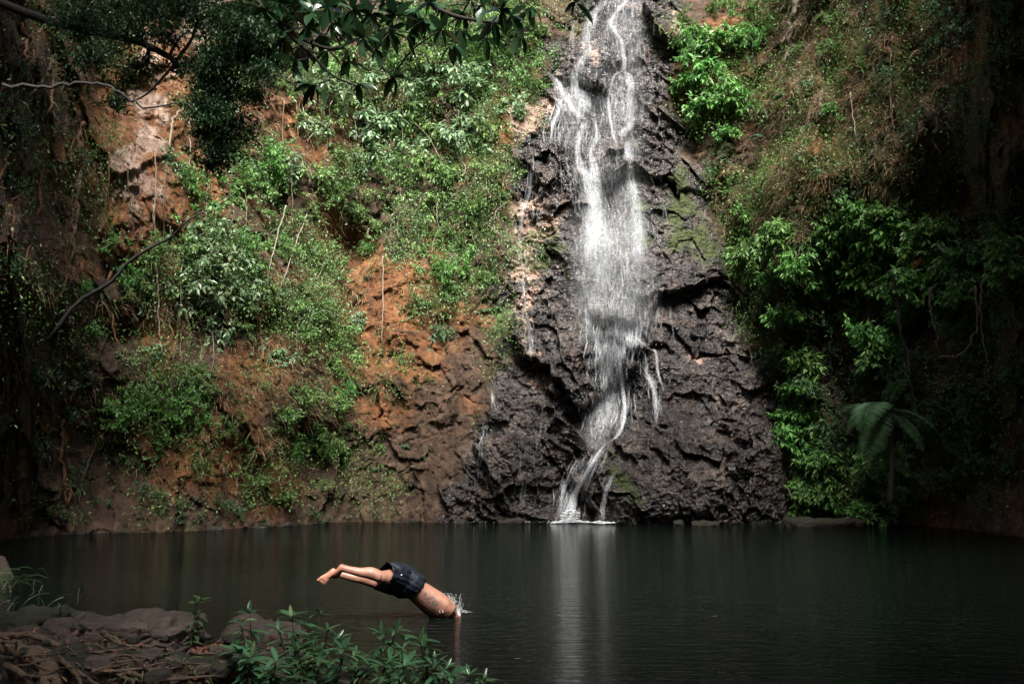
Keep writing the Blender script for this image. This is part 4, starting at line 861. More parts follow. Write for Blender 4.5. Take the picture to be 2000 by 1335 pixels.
strandset(fall, 'thin_veil', [('r', ([(1215, -20), (1200, 40), (1185, 100), (1175, 160), (1165, 230), (1165, 320)], [70, 90, 110, 130, 140, 110], .17, .2), {'off': .3}), ('r', ([(1235, 120), (1228, 200), (1225, 300), (1222, 400), (1220, 480)], [60, 70, 70, 80, 90], .2, .2), {'off': .3}),
    ('r', ([(1160, 300), (1170, 400), (1185, 500), (1195, 600), (1200, 670)], [80, 100, 120, 130, 110], .24, .25), {'off': .55}), ('r', ([(1190, 660), (1185, 740), (1178, 820), (1160, 880)], [100, 90, 80, 60], .17, .2), {'off': .3}), ('f', ([(1200, 0), (1175, 150), (1170, 320), (1190, 480), (1200, 660)], 90, 180), {'a': (.12, .4), 'w_': (2, 5)})])
# foam where it meets the pool
w_ = WB(); foam = MB()
for i in range(420):
    x = rng.choice([rng.normal(1113, 15), rng.normal(1176, 8), rng.uniform(890, 1190)], p=[.68, .27, .05]); y = 1018 + rng.uniform(-2, 3) - (rng.random() < .3) * rng.uniform(0, 10) * (x > 1080)
    d = ray(x, max(y, 1014)); p, _ = hit(x, min(y, 1016)); 
    if p is None: continue
    s_ = rng.uniform(.015, .05) * (1 if x > 1075 else .35); c = np.array(p) + [0, -.12, 0]; c[2] = abs(rng.normal()) * .02 + .01 + (.35 * rng.random() ** 2 if abs(x - 1112) < 16 else 0)
    a = np.arange(6) / 6 * 2 * PI; V = np.vstack([c + [0, 0, s_ * .7], c + np.stack([np.cos(a) * s_ * 2.2, np.sin(a) * s_, a * 0], -1)]); foam.add(V, [[0, 1 + i_, 1 + (i_ + 1) % 6] for i_ in range(6)])
sm_, t, b = new_mat('foam_white'); b.inputs['Base Color'].default_value = (.8, .82, .84, 1); b.inputs['Roughness'].default_value = .4
M['foam'] = sm_
fo_ = foam.build('foam', sm_, fall); fo_['kind'] = 'stuff'
# loose drops thrown off the fall
dr = MB()
octa = np.array([[1, 0, 0], [-1, 0, 0], [0, 1, 0], [0, -1, 0], [0, 0, 1], [0, 0, -1]], float); of = np.array([[0, 2, 4], [2, 1, 4], [1, 3, 4], [3, 0, 4], [2, 0, 5], [1, 2, 5], [3, 1, 5], [0, 3, 5]])
for i in range(900):
    y = rng.uniform(0, 900); cx = np.interp(y, [0, 150, 300, 500, 680, 860, 900], [1205, 1180, 1170, 1195, 1200, 1185, 1160]); p, _ = hit(cx + rng.normal() * np.interp(y, [0, 150, 600, 900], [30, 50, 50, 25]), y, abs(rng.normal()) * .5 + .1)
    if p is not None: s_ = rng.uniform(.003, .008); dr.add(octa * [s_, s_, s_ * rng.uniform(1, 5)] + np.array(p), of)
d_ = dr.build('spray', sm_, fall); d_['kind'] = 'stuff'

tk = empty('side_trickle', (0, 0, 0)); tag(tk, 'thin broken trickle of water on rock left of the main waterfall', 'trickle')
K1 = [(1042, 300), (1037, 337), (1034, 375), (1018, 424), (1016, 487), (1022, 530), (1025, 594), (1034, 650), (1037, 706)]
strandset(tk, 'strand', [('r', (K1, [5, 4, 8, 4, 3, 4, 5, 3], .4, .1), {}), ('f', (K1, 10, 34), {'a': (.25, .8), 'w_': (1.5, 4)}), ('f', ([(1034, 375), (1028, 410), (1030, 440)], 24, 20), {'a': (.2, .6), 'w_': (1.5, 3)})])
tk2 = empty('side_trickle', (0, 0, 0)); tag(tk2, 'short thin dribble low on rock, farthest left of the water streams', 'trickle')
strandset(tk2, 'strand', [('f', ([(964, 758), (964, 785), (963, 815)], 4, 12), {}), ('f', ([(946, 820), (942, 850), (934, 893), (933, 930)], 5, 12), {'a': (.3, .7)})])
tk3 = empty('side_trickle', (0, 0, 0)); tag(tk3, 'faint spray curtain running down to pool between leftmost dribble and main fall', 'trickle')
strandset(tk3, 'strand', [('f', ([(1020, 860), (1020, 940), (1020, 1014)], 12, 24), {'a': (.1, .35), 'w_': (1.5, 3)}), ('f', ([(1053, 780), (1053, 830), (1052, 880)], 8, 10), {'a': (.1, .35), 'w_': (1.5, 3)})])

# ---------------------------------------------------------------- rocks
def rock_obj(name, c, dims, mat, label, seed=1, sub=5, rz=0, strata=.0, amp=.18, cat='rock', group=None):
    bm = bmesh.new(); bmesh.ops.create_icosphere(bm, subdivisions=sub, radius=1)
    V = np.array([v.co[:] for v in bm.verts]); u = norm(V)
    B = np.sign(u) * np.abs(u) ** .62; B = B / np.max(np.abs(B), axis=1, keepdims=True) ** .35
    W = B * np.array(dims) / 2; q = W + seed * 13.1; sc_ = 1 / max(.15, min(dims) * 1.2)
    d = fbm(q * sc_ * .8, 5) * amp; h, c_ = facets((q[:, 0] + q[:, 1] * .6) * sc_ * 1.3, (q[:, 2] * 1.5 + q[:, 1] * .5) * sc_ * 1.3, seed); h2_, _c = facets((q[:, 0] - q[:, 1] * .4) * sc_ * 3.1, (q[:, 2] * 2 - q[:, 1] * .8) * sc_ * 3.1, seed + 3); d = d + h * amp * 1.0 + h2_ * amp * .35 - .1 * np.exp(-(c_ / .09) ** 2)
    if strata: d = d + strata * 1.6 * np.sign(np.sin(q[:, 2] * 40 + fbm(q * 1.5, 2) * 3)) * .5 * (1 - np.abs(u[:, 2])) 
    W = W + u * (d * min(dims))[:, None]
    for v_, w__ in zip(bm.verts, W): v_.co = w__
    me = bpy.data.meshes.new(name); bm.to_mesh(me); bm.free(); me.shade_smooth(); me.materials.append(mat)
    o = bpy.data.objects.new(name, me); C.objects.link(o); o.location = c; o.rotation_euler = (0, 0, rz); tag(o, label, cat, group); return o
rock_obj('flat_rock', at(262, 1252, 7.1), (.92, .75, .34), M['rock'], 'large flat pinkish-brown rock ledge on left bank, rounded end over the pool', 3, 6, .05, .10)
rock_obj('flat_rock', at(145, 1258, 7.3), (.95, .8, .28), M['rock'], 'flat brown rock slab adjoining the big ledge on its left', 5, 6, -.1, .08)
rock_obj('boulder', at(520, 1262, 7.3), (.56, .5, .34), M['rock'], 'grey-brown boulder at water edge behind the leafy shrub', 8, 5, .2)
rock_obj('boulder', at(90, 1232, 8.0), (.7, .6, .30), M['rock_moss'], 'mossy brown boulder on left bank behind the flat slab', 9, 5)
rock_obj('boulder', at(25, 1235, 7.6), (.6, .6, .30), M['rock_moss'], 'dark mossy boulder at extreme left edge above roots', 10, 5)
rock_obj('stone', at(185, 1305, 6.0), (.5, .4, .2), M['rock_moss'], 'greenish-brown angular stone below the flat ledge among roots', 11, 5)
rock_obj('stone', at(90, 1300, 6.0), (.42, .4, .22), M['rock_moss'], 'dark squarish stone in roots at lower left', 12, 5)
rock_obj('stone', at(290, 1312, 5.9), (.4, .35, .16), M['rock'], 'low brown stone beside grass tuft right of the roots', 13, 5)
rock_obj('stone', at(420, 1300, 6.2), (.5, .4, .16), M['rock_moss'], 'low wet dark stone below fallen leaves at the shore', 14, 5)
p = at(1612, 1014, 29.0); rock_obj('boulder', (p.x, 29.2, .0), (2.3, 1.0, .42), M['rock_moss'], 'long low boulder at waterline right of the wet rock face', 15, 5)
p = at(1545, 60, 30)
# rubble along the far waterline
for i in range(18):
    x = rng.uniform(60, 1960); p, _ = hit(x, 1008 if 500 < x < 1800 else 1020)
    if p is None or 1085 < x < 1200: continue
    sz = rng.uniform(.2, .5) * (1.3 if rng.random() < .2 else 1); o = rock_obj('shore_stone', (p.x, p.y - sz * .25, rng.uniform(-.05, .06)), (sz * 1.4, sz, sz * .6), M['rock_moss'], 'x', 30 + i, 4, rng.uniform(0, 3))
    side = 'below orange left cliff' if x < 880 else 'below the wet rock face' if x < 1560 else 'below dark right bank'; later(o, 'dark wet stone breaking the waterline', 'stone', x, 1010, 'stones along the far waterline', side, '')
# ---------------------------------------------------------------- roots on the near bank
def root(pts, r0, label, r1=None, mat='root'):
    W = []
    for x, y, Y in pts:
        q = at(x, y, Y); z = float(gz(q.x, q.y)); W.append((q.x, q.y, max(q.z, z + r0 * .3)))
    P = spline(W, 30) + np.random.default_rng(int(abs(pts[0][0])) + 3).normal(size=(30, 3)) * r0 * .12; m_ = MB(); tube(m_, P - P[0], np.linspace(r0, r1 or r0 * .4, 30), 8); o = m_.build('tree_root', M[mat]); o.location = P[0]
    tag(o, label, 'root', 'roots creeping over the near bank')
root([(-20, 1258, 5.6), (40, 1270, 5.6), (90, 1300, 5.4), (100, 1345, 5.0)], .038, 'thickest mossy root in lower left corner of photo', .05)
root([(-10, 1242, 6.2), (60, 1240, 6.2), (120, 1262, 6.1), (180, 1290, 5.9), (260, 1330, 5.6)], .025, 'long root running from left edge down toward bottom of photo')
root([(60, 1265, 6.0), (110, 1280, 5.9), (150, 1320, 5.5), (160, 1345, 5.3)], .02, 'root curving down between the two dark stones at lower left')
root([(200, 1235, 6.4), (240, 1258, 6.2), (300, 1262, 6.2)], .018, 'short root crossing the foot of the flat rock ledge')
root([(130, 1250, 6.2), (150, 1275, 6.0), (210, 1270, 6.0), (270, 1265, 6.0)], .014, 'thin root looping in front of brown slab')
root([(180, 1310, 5.7), (240, 1312, 5.7), (320, 1325, 5.6), (420, 1318, 5.7)], .018, 'pale root lying below the grass tuft')
root([(0, 1290, 5.7), (50, 1320, 5.4), (70, 1345, 5.2)], .022, 'root at far lower left beside thick mossy root')
root([(110, 1280, 5.9), (180, 1330, 5.6), (200, 1345, 5.4)], .013, 'wiry root in corner between slab stones', )
root([(330, 1300, 5.9), (280, 1315, 5.8), (250, 1342, 5.5)], .016, 'knotty root under grass tuft at lower left')
root([(420, 1290, 6.1), (480, 1300, 6.0), (560, 1320, 5.9)], .012, 'thin root running under the leafy foreground shrub')

# ---------------------------------------------------------------- foreground shrub plants with whorled lance leaves
def lance_plant(pts_px, Y, ntip, label, ll=.13, seed=1, mat='leaf_gloss', group='lance-leaved plants on the near bank', name='lance_leaved_plant'):
    """first point = foot, the others = whorl tips"""
    r = np.random.default_rng(seed); f = at(*pts_px[0], Y); f.z = min(f.z, float(gz(f.x, f.y)) + .02); e = empty(name, f); o0 = np.array(f)
    st = MB(); P, D, N, LL = [], [], [], []
    for tx, ty in pts_px[1:]:
        tip = np.array(at(tx, ty, Y + r.normal() * .18)) - o0
        sp_ = spline([np.zeros(3) + r.normal(size=3) * .01, tip * [.35, .5, .45] + r.normal(size=3) * .02, tip], 12); tube(st, sp_, np.linspace(.0065, .003, 12), 5)
        ax = unit(sp_[-1] - sp_[-3])
        for lv in range(3):
            base = sp_[-1 - lv * 2] ; n = int(r.integers(7, 10)) if lv == 0 else int(r.integers(4, 8))
            for i in range(n):
                a = i / n * 2 * PI + r.random() * .8 + lv; u_ = np.array([math.cos(a), math.sin(a), 0]); rise = r.uniform(.05, .9) if lv == 0 else r.uniform(-.3, .35)
                P.append(base); D.append(unit(u_ + ax * rise)); N.append(unit(np.array([0, 0, 1.0]) - u_ * rise * .6 + r.normal(size=3) * .15)); LL.append(1.12 * ll * r.uniform(.6, 1.15))
        if r.random() < .5: P.append(sp_[-1]); D.append(unit(ax + r.normal(size=3) * .2)); N.append(unit([0, -1, .1])); LL.append(ll * .8)
    st.build('stem', M['bark_dark'], e); fo = MB(); LL = np.array(LL); leaves(fo, P, D, N, LL, LL * r.uniform(.24, .30), 1, .28); fo.build('foliage', M[mat], e)
    tag(e, label, 'plant', group)
for_ll = 1
lance_plant([(485, 1300), (488, 1198), (470, 1215)], 6.7, 1, 'tall single-stemmed lance-leaved plant in front of grey boulder', .12, 1, 'leaf_gloss')
lance_plant([(560, 1300), (570, 1205), (545, 1230), (592, 1218), (600, 1240)], 6.6, 1, 'lance-leaved plant with one white upright leaf, behind-left of the diver feet', .11, 2)
lance_plant([(610, 1310), (624, 1200), (640, 1230), (655, 1250), (612, 1250)], 6.5, 1, 'lance-leaved plant rising directly under the diver feet', .11, 3)
lance_plant([(500, 1335), (490, 1285), (540, 1290), (470, 1275), (515, 1312)], 6.0, 1, 'low drooping lance-leaved plant at left end of foreground clump', .13, 4)
lance_plant([(590, 1345), (580, 1270), (610, 1290), (555, 1262)], 6.1, 1, 'dense lance-leaved plant below the grey boulder', .12, 5)
lance_plant([(650, 1345), (640, 1278), (668, 1268), (690, 1282), (622, 1300)], 6.1, 1, 'bushy lance-leaved plant at centre of foreground clump', .12, 6)
lance_plant([(700, 1345), (700, 1292), (722, 1300), (735, 1285)], 6.1, 1, 'low lance-leaved plant just right of clump centre', .10, 7)
lance_plant([(765, 1330), (772, 1232), (760, 1260), (790, 1250), (745, 1238), (785, 1268)], 6.4, 1, 'tall lance-leaved plant standing below the diver shorts', .11, 8)
lance_plant([(830, 1345), (828, 1265), (842, 1285), (810, 1290), (820, 1250)], 6.2, 1, 'lance-leaved plant below the splash', .11, 9)
lance_plant([(780, 1350), (790, 1300), (770, 1310), (750, 1300), (810, 1318)], 6.0, 1, 'low lance-leaved plant at bottom right of centre clump', .11, 10)
lance_plant([(870, 1350), (868, 1310), (880, 1322), (850, 1300)], 6.0, 1, 'lance-leaved plant at right end of the dense clump', .11, 11)
lance_plant([(925, 1352), (918, 1318), (945, 1330), (930, 1328)], 6.0, 1, 'smallest rightmost lance-leaved plant with an upright leaf', .10, 12)
lance_plant([(560, 1352), (530, 1318), (590, 1325), (560, 1330)], 5.7, 1, 'lance-leaved plant cut by the bottom edge of photo', .12, 13)
lance_plant([(367, 1262), (392, 1172), (385, 1178), (380, 1200)], 6.9, 1, 'thin leaning stem with tuft of tiny leaves right of flat ledge', .07, 14, 'leaf_dark', name='thin_sapling', group=None)
lance_plant([(125, 1222), (118, 1185), (140, 1196), (150, 1205)], 7.9, 1, 'small twiggy seedling behind the flat slab on left shore', .05, 15, 'leaf_gloss', name='seedling', group=None)
for i, (x, y, Y, n, l, lab) in enumerate([(0, 1125, 12.5, 110, .5, 'tall dark grass clump on the bank at far left of the pool'), (325, 1300, 6.0, 60, .13, 'bright green grass tuft right of the flat rock ledge'), (30, 1160, 9.5, 60, .3, 'dark grass tuft overhanging the water at left edge'), (70, 1285, 5.9, 40, .08, 'small grass tuft among stones at lower left'),
                                     (245, 1322, 5.6, 30, .08, 'low green weeds at bottom left below stones'), (15, 1195, 8.8, 40, .25, 'pale grass tuft on boulder at left edge'), (395, 1325, 5.8, 26, .09, 'grass tuft at bottom edge left of foreground plants'), (205, 1260, 6.5, 40, .06, 'mossy grass patch on the slab')]):
    m_ = make_grass(300 + i, n, l, .007, .5, .09 if l < .2 else .25); o = m_.build('grass_tuft', M['leaf_deep' if Y > 8 else 'grass']); q = at(x, y, Y); q.z = max(float(gz(q.x, q.y)), q.z - .02); o.location = q; tag(o, lab, 'grass tuft', 'grass tufts on the near bank')
# small stones, twigs and fallen leaves: dropped on whatever lies under them
bpy.context.view_layer.update(); dg_ = bpy.context.evaluated_depsgraph_get()
def ground(px, py):
    ok, loc, nrm, _i, ob, _m = scene.ray_cast(dg_, EYE, ray(px, py).normalized())
    return (np.array(loc), np.array(nrm)) if ok and ob.name.split('.')[0] in ('bank', 'flat_rock', 'boulder', 'stone', 'tree_root') else (None, None)
PB = [rock_obj('pebble', (0, 0, -3), (.10, .08, .05), M['rock' if q % 2 else 'rock_moss'], 'x', 60 + q, 3) for q in range(4)]; pbu = [0] * 4
for i in range(22):
    x, y = rng.uniform(-10, 480), rng.uniform(1240, 1334); p, _n = ground(x, y)
    if p is None: continue
    q = i % 4; o = PB[q] if not pbu[q] else PB[q].copy(); pbu[q] or None
    if pbu[q]: C.objects.link(o)
    pbu[q] = 1; o.location = p; sc_ = rng.uniform(.5, 1.7); o.scale = (sc_, sc_, sc_); o.rotation_euler = (0, 0, rng.uniform(0, 6))
    later(o, 'small brown stone', 'stone', x, y, 'small stones on the near bank', ('lying in lower left corner' if x < 160 else 'lying below the flat ledge' if x < 330 else 'lying by the fallen leaves') + (' near roots' if y < 1290 else ' at bottom edge'), '')
for i in range(30):
    x, y = rng.uniform(-10, 430), rng.uniform(1245, 1330); a = rng.uniform(-.5, .5); l = rng.uniform(40, 120); W = []
    for q in np.linspace(0, 1, 5):
        p, _n = ground(x + l * q * math.cos(a) + rng.normal() * 3, y + l * q * math.sin(a) * .5 + rng.normal() * 3)
        if p is not None: W.append(p + [0, 0, .008])
    if len(W) < 3: continue
    r0 = rng.uniform(.004, .011); P = spline(W, 14); m_ = MB(); tube(m_, P - P[0], np.linspace(r0, r0 * .5, 14), 6); o = m_.build('thin_root', M['root']); o.location = P[0]
    later(o, 'thin brown surface root' if r0 > .007 else 'wiry little root', 'root', x, y, 'thin roots over the near bank', ('in lower left corner' if x < 160 else 'below the flat ledge' if x < 330 else 'near the fallen leaves') + (' among stones' if y < 1290 else ' at bottom edge'), '')
m_ = MB(); P = []; NN = []
for i in range(300):
    x, y = (rng.uniform(375, 465), rng.uniform(1255, 1274)) if i < 130 else (rng.uniform(-20, 620), rng.uniform(1225, 1334))
    p, n_ = ground(x, y)
    if p is not None: P.append(p + n_ * .012); NN.append(n_)
P = np.array(P); NN = np.array(NN); a = rng.random(len(P)) * 2 * PI; D = np.stack([np.cos(a), np.sin(a), rng.normal(size=len(a)) * .2], -1); D = D - NN * (D * NN).sum(1)[:, None] * .8
leaves(m_, P, D, NN + rng.normal(size=P.shape) * .3, rng.uniform(.02, .055, len(P)), .020, 1, .3)
o = m_.build('leaf_litter', M['litter']); tag(o, 'fallen brown and reddish leaves strewn over the near bank and shore', 'fallen leaves', kind='stuff')
# leaves floating on the pool
pf = None
FL = [(1077, 1094, 'first'), (1363, 1168, ''), (1392, 1204, ''), (1172, 1074, ''), (990, 1170, ''), (1028, 1292, ''), (1405, 1134, ''), (915, 1074, ''), (1770, 1104, ''), (1004, 1287, ''), (83, 1068, ''), (1108, 1283, '')]
for i, (x, y, _) in enumerate(FL):
    d = ray(x, y); tt = -CAMH / d.z; q = EYE + d * tt; m_ = MB(); a = rng.uniform(-.4, .4); l = .035 + .035 * rng.random()
    leaves(m_, [(0, 0, .006)], [(math.cos(a), math.sin(a), .05)], [(0, -.05, 1)], l, l * .28, 1, .0); o = m_.build('floating_leaf', M['litter']); o.location = q
    later(o, 'pale fallen leaf floating', 'leaf', x, y, 'leaves floating on the pool', 'dark pool ' + ('near the far shore' if y < 1120 else 'in the open middle' if y < 1240 else 'close to the camera'))
# ---------------------------------------------------------------- the diver
DY = 10.2
def bp(px, py, dy=0.0): return np.array(at(px, py, DY + dy))
diver = empty('person', tuple(bp(850, 1195, .1))); DO = np.array(diver.location)
tag(diver, 'person in dark navy shorts diving head first into the pool, feet in the air', 'person')
LAT = unit([.12, -.80, .58])                       # the diver's right side, towards the camera
def loft(bm_, rings, n=20, cap=True, tw=LAT, power=2.0):
    """rings: (centre, a across, b front-back)"""
    Cn = np.array([r_[0] for r_ in rings]); T = norm(np.gradient(Cn, axis=0)); prev = []
    for (c, a_, b_), t_ in zip(rings, T):
        A = unit(tw - t_ * np.dot(tw, t_)); B = np.cross(t_, A); row = []
        for k_ in range(n):
            an = 2 * PI * k_ / n; ca, sa = math.cos(an), math.sin(an)
            ca = abs(ca) ** (2 / power) * (1 if ca > 0 else -1); sa = abs(sa) ** (2 / power) * (1 if sa > 0 else -1)
            row.append(bm_.verts.new(tuple(c + A * a_ * ca + B * b_ * sa - DO)))
        prev.append(row)
    for r1_, r2_ in zip(prev, prev[1:]):
        for k_ in range(n): bm_.faces.new((r1_[k_], r1_[(k_ + 1) % n], r2_[(k_ + 1) % n], r2_[k_]))
    if cap: bm_.faces.new(prev[0][::-1]); bm_.faces.new(prev[-1])
def limb(bm_, pts, rad, n=14, flat=1.0, steps=14, tw=LAT):
    P = spline(pts, steps); rr = np.interp(np.linspace(0, 1, steps), np.linspace(0, 1, len(rad)), rad)
    ends0 = [(P[0] - unit(P[1] - P[0]) * rr[0] * .6, rr[0] * .55, rr[0] * .55 * flat)]; ends1 = [(P[-1] + unit(P[-1] - P[-2]) * rr[-1] * .6, rr[-1] * .55, rr[-1] * .55 * flat)]
    loft(bm_, ends0 + [(p_, q_, q_ * flat) for p_, q_ in zip(P, rr)] + ends1, n, True, tw)
def remesh(bm_, name, vox, smooth, mat, parent):
    bmesh.ops.recalc_face_normals(bm_, faces=bm_.faces[:])
    me = bpy.data.meshes.new(name); bm_.to_mesh(me); bm_.free(); o = bpy.data.objects.new(name, me); C.objects.link(o)
    m1_ = o.modifiers.new('r', 'REMESH'); m1_.mode = 'VOXEL'; m1_.voxel_size = vox
    m2_ = o.modifiers.new('s', 'SMOOTH'); m2_.iterations = smooth; m2_.factor = .5
    dg = bpy.context.evaluated_depsgraph_get(); nm = bpy.data.meshes.new_from_object(o.evaluated_get(dg)); o.modifiers.clear(); o.data = nm; nm.name = name
    nm.shade_smooth(); nm.materials.clear(); nm.materials.append(mat); o.parent = parent; return o
# joints
hipN, hipF = bp(784, 1129, -.08), bp(782, 1141, .09)
knN, knF = bp(743, 1126, -.28), bp(736, 1138, -.02)
anN, anF = bp(682, 1112, -.32), bp(666, 1121, -.05)
bm_ = bmesh.new()
loft(bm_, [(bp(764, 1133, -.04), .10, .08), (bp(775, 1134), .15, .115), (bp(790, 1136), .165, .125), (bp(803, 1143, .02), .155, .112), (bp(815, 1153, .04), .145, .104), (bp(829, 1164, .06), .155, .113),
           (bp(845, 1176, .08), .168, .122), (bp(860, 1187, .10), .172, .118), (bp(873, 1196, .12), .16, .095), (bp(882, 1203, .14), .09, .06), (bp(890, 1210, .15), .058, .058), (bp(897, 1216, .16), .055, .06)], 26)
# glutes and shoulder blades give the back its form
for h_, k_, a_ in ((hipN, knN, anN), (hipF, knF, anF)):
    limb(bm_, [h_, (h_ * .5 + k_ * .5), k_], [.098, .083, .058], 18)
    kk = k_; cf = unit(np.cross(a_ - k_, [0, 1, 0])); cf = cf if cf[2] > 0 else -cf
    limb(bm_, [kk, kk * .68 + a_ * .32 + cf * .014, kk * .35 + a_ * .65, a_], [.057, .061, .044, .036], 18)
def foot(heel, ball, toe, wdir, s=1.0):
    fd = unit(toe - heel); wd = unit(wdir - fd * np.dot(wdir, fd)); up_ = np.cross(fd, wd)
    an_pts = [(heel, .028, .028), (heel * .8 + ball * .2, .034, .038), (heel * .5 + ball * .5, .034, .030), (heel * .2 + ball * .8, .044, .022), (ball, .047, .018)]
    loft(bm_, [(c_, a2 * s, b2 * s) for c_, a2, b2 in an_pts], 16, True, wd)
    for i in range(5):
        u_ = (i - 2) / 2; l = [.052, .046, .042, .036, .030][i]; b0 = ball + wd * (-u_) * .036 * s - fd * .008
        r0_ = [.0135, .0098, .0095, .009, .0085][i]
        limb(bm_, [b0, b0 + fd * l * .55 * s - up_ * .002, b0 + fd * l * s + up_ * .004], [r0_ * 1.05, r0_ * .9, r0_], 8, 1, 6, wd)
heelN = bp(671, 1104, -.33); toeN = bp(649, 1130, -.27); foot(heelN, heelN * .25 + toeN * .75, toeN, np.array([-.45, -.6, .6]))
limb(bm_, [anN, heelN * .8 + anN * .2 + (toeN - heelN) * .12], [.036, .036], 12, 1, 5)
heelF = bp(655, 1112, -.07); toeF = bp(624, 1139, -.12); foot(heelF, heelF * .25 + toeF * .75, toeF, np.array([-.62, -.25, .72]))
limb(bm_, [anF, heelF * .8 + anF * .2 + (toeF - heelF) * .12], [.036, .036], 12, 1, 5)
# head (under the surface) and the reaching arms
hc = bp(912, 1228, .18); hd = unit(hc - bp(890, 1210, .15)); 
limb(bm_, [hc - hd * .045, hc, hc + hd * .05], [.07, .082, .072], 20, 1.12)
fdir = unit(np.cross(LAT, hd)); fdir = fdir if fdir[2] < 0 else -fdir
limb(bm_, [hc + fdir * .085 + hd * .01, hc + fdir * .108 - hd * .012], [.009, .014], 8, 1, 5)
limb(bm_, [hc + fdir * .07 - hd * .075, hc + fdir * .085 - hd * .07], [.02, .022], 8, 1, 5)
for sg in (-1, 1): limb(bm_, [hc + LAT * sg * .083 - hd * .02, hc + LAT * sg * .088 + hd * .02], [.012, .016], 8, 1, 5)
td = unit(bp(873, 1196, .12) - bp(829, 1164, .06))
for sg in (1, -1):
    sh = bp(873, 1203, .14) + LAT * (.05 if sg > 0 else .14) * sg; el = sh + unit(td + LAT * .02 * sg + np.array([-.05, 0, -1.0])) * .30; wr = el + unit(td - LAT * .3 * sg + np.array([0, 0, -.6])) * .26
    limb(bm_, [bp(855, 1183, .09) + LAT * .05 * sg, sh, sh * .5 + el * .5, el], [.055, .056, .046, .040], 16)
    limb(bm_, [el, el * .6 + wr * .4, wr], [.040, .038, .026], 14)
    hd_ = unit(wr - el); wd = unit(LAT - hd_ * np.dot(LAT, hd_)); pl = wr + hd_ * .075
    limb(bm_, [wr, wr + hd_ * .04, pl], [.026, .038, .040], 12, .42, 6)
    for i in range(4):
        b0 = pl + wd * (i - 1.5) * .021; l = [.072, .080, .074, .058][i]; cu = np.cross(wd, hd_) * .012
        limb(bm_, [b0 - hd_ * .01, b0 + hd_ * l * .5 + cu * .4, b0 + hd_ * l + cu * 1.4], [.010, .009, .0075], 8, 1, 6)
    tb = wr + hd_ * .025 - wd * sg * .03; limb(bm_, [tb, tb + unit(hd_ - wd * sg * .7) * .035, tb + unit(hd_ - wd * sg * .4) * .065], [.014, .011, .009], 8, 1, 6)
sk, t, b = new_mat('skin'); n1 = noise(t, 9, 5, .6); ink = nd(t, 'ShaderNodeVertexColor', layer_name='ink')
c0 = ramp(t, n1.outputs[0], [(.3, (.18, .082, .052)), (.7, (.33, .165, .112))]); isp = nd(t, 'ShaderNodeSeparateColor'); t.links.new(ink.outputs[0], isp.inputs[0])
n2 = noise(t, 26, 5, .7, dist=1.5); fi = math_(t, 'MULTIPLY', isp.outputs[0], ramp(t, n2.outputs[0], [(.40, (0, 0, 0)), (.52, (1, 1, 1))]))
c0 = mix(t, fi, c0, (.07, .06, .065)); c0 = mix(t, isp.outputs[1], c0, (.46, .19, .13)); t.links.new(c0, b.inputs['Base Color'])
b.inputs['Roughness'].default_value = .5; b.inputs['Subsurface Weight'].default_value = .12; b.inputs['Subsurface Radius'].default_value = (.02, .008, .004); b.inputs['Subsurface Scale'].default_value = .5
n3_ = noise(t, 16, 4, .6); bump(t, b, n3_.outputs[0], .5, .012)
body = remesh(bm_, 'body', .0055, 5, sk, diver)
co = np.empty(len(body.data.vertices) * 3, np.float32); body.data.vertices.foreach_get('co', co); co = co.reshape(-1, 3) + DO
bx_, by_ = proj(co); nrm_ = np.zeros_like(co)
inkv = np.clip(1.3 * ell(bx_, by_, 842, 1172, 9, 9) + 1.1 * ell(bx_, by_, 832, 1162, 5, 8) + ell(bx_, by_, 850, 1180, 8, 6) + .5 * ell(bx_, by_, 826, 1155, 3, 6), 0, 1) * (co[:, 1] < DY + .12)
sole = np.clip(1.0 * ((bx_ < 668) & (by_ < 1150)), 0, 1) * .55
zone_attr(body, np.stack([inkv, sole, inkv * 0, inkv * 0 + 1], -1), 'ink')
# hair
bm_ = bmesh.new(); hb = hc - fdir * .012 + hd * .02; limb(bm_, [hb - hd * .05, hb, hb + hd * .05], [.078, .092, .080], 20, 1.1)
hr, t, b = new_mat('hair_black'); b.inputs['Base Color'].default_value = (.012, .009, .008, 1); b.inputs['Roughness'].default_value = .5
remesh(bm_, 'hair', .008, 3, hr, diver)
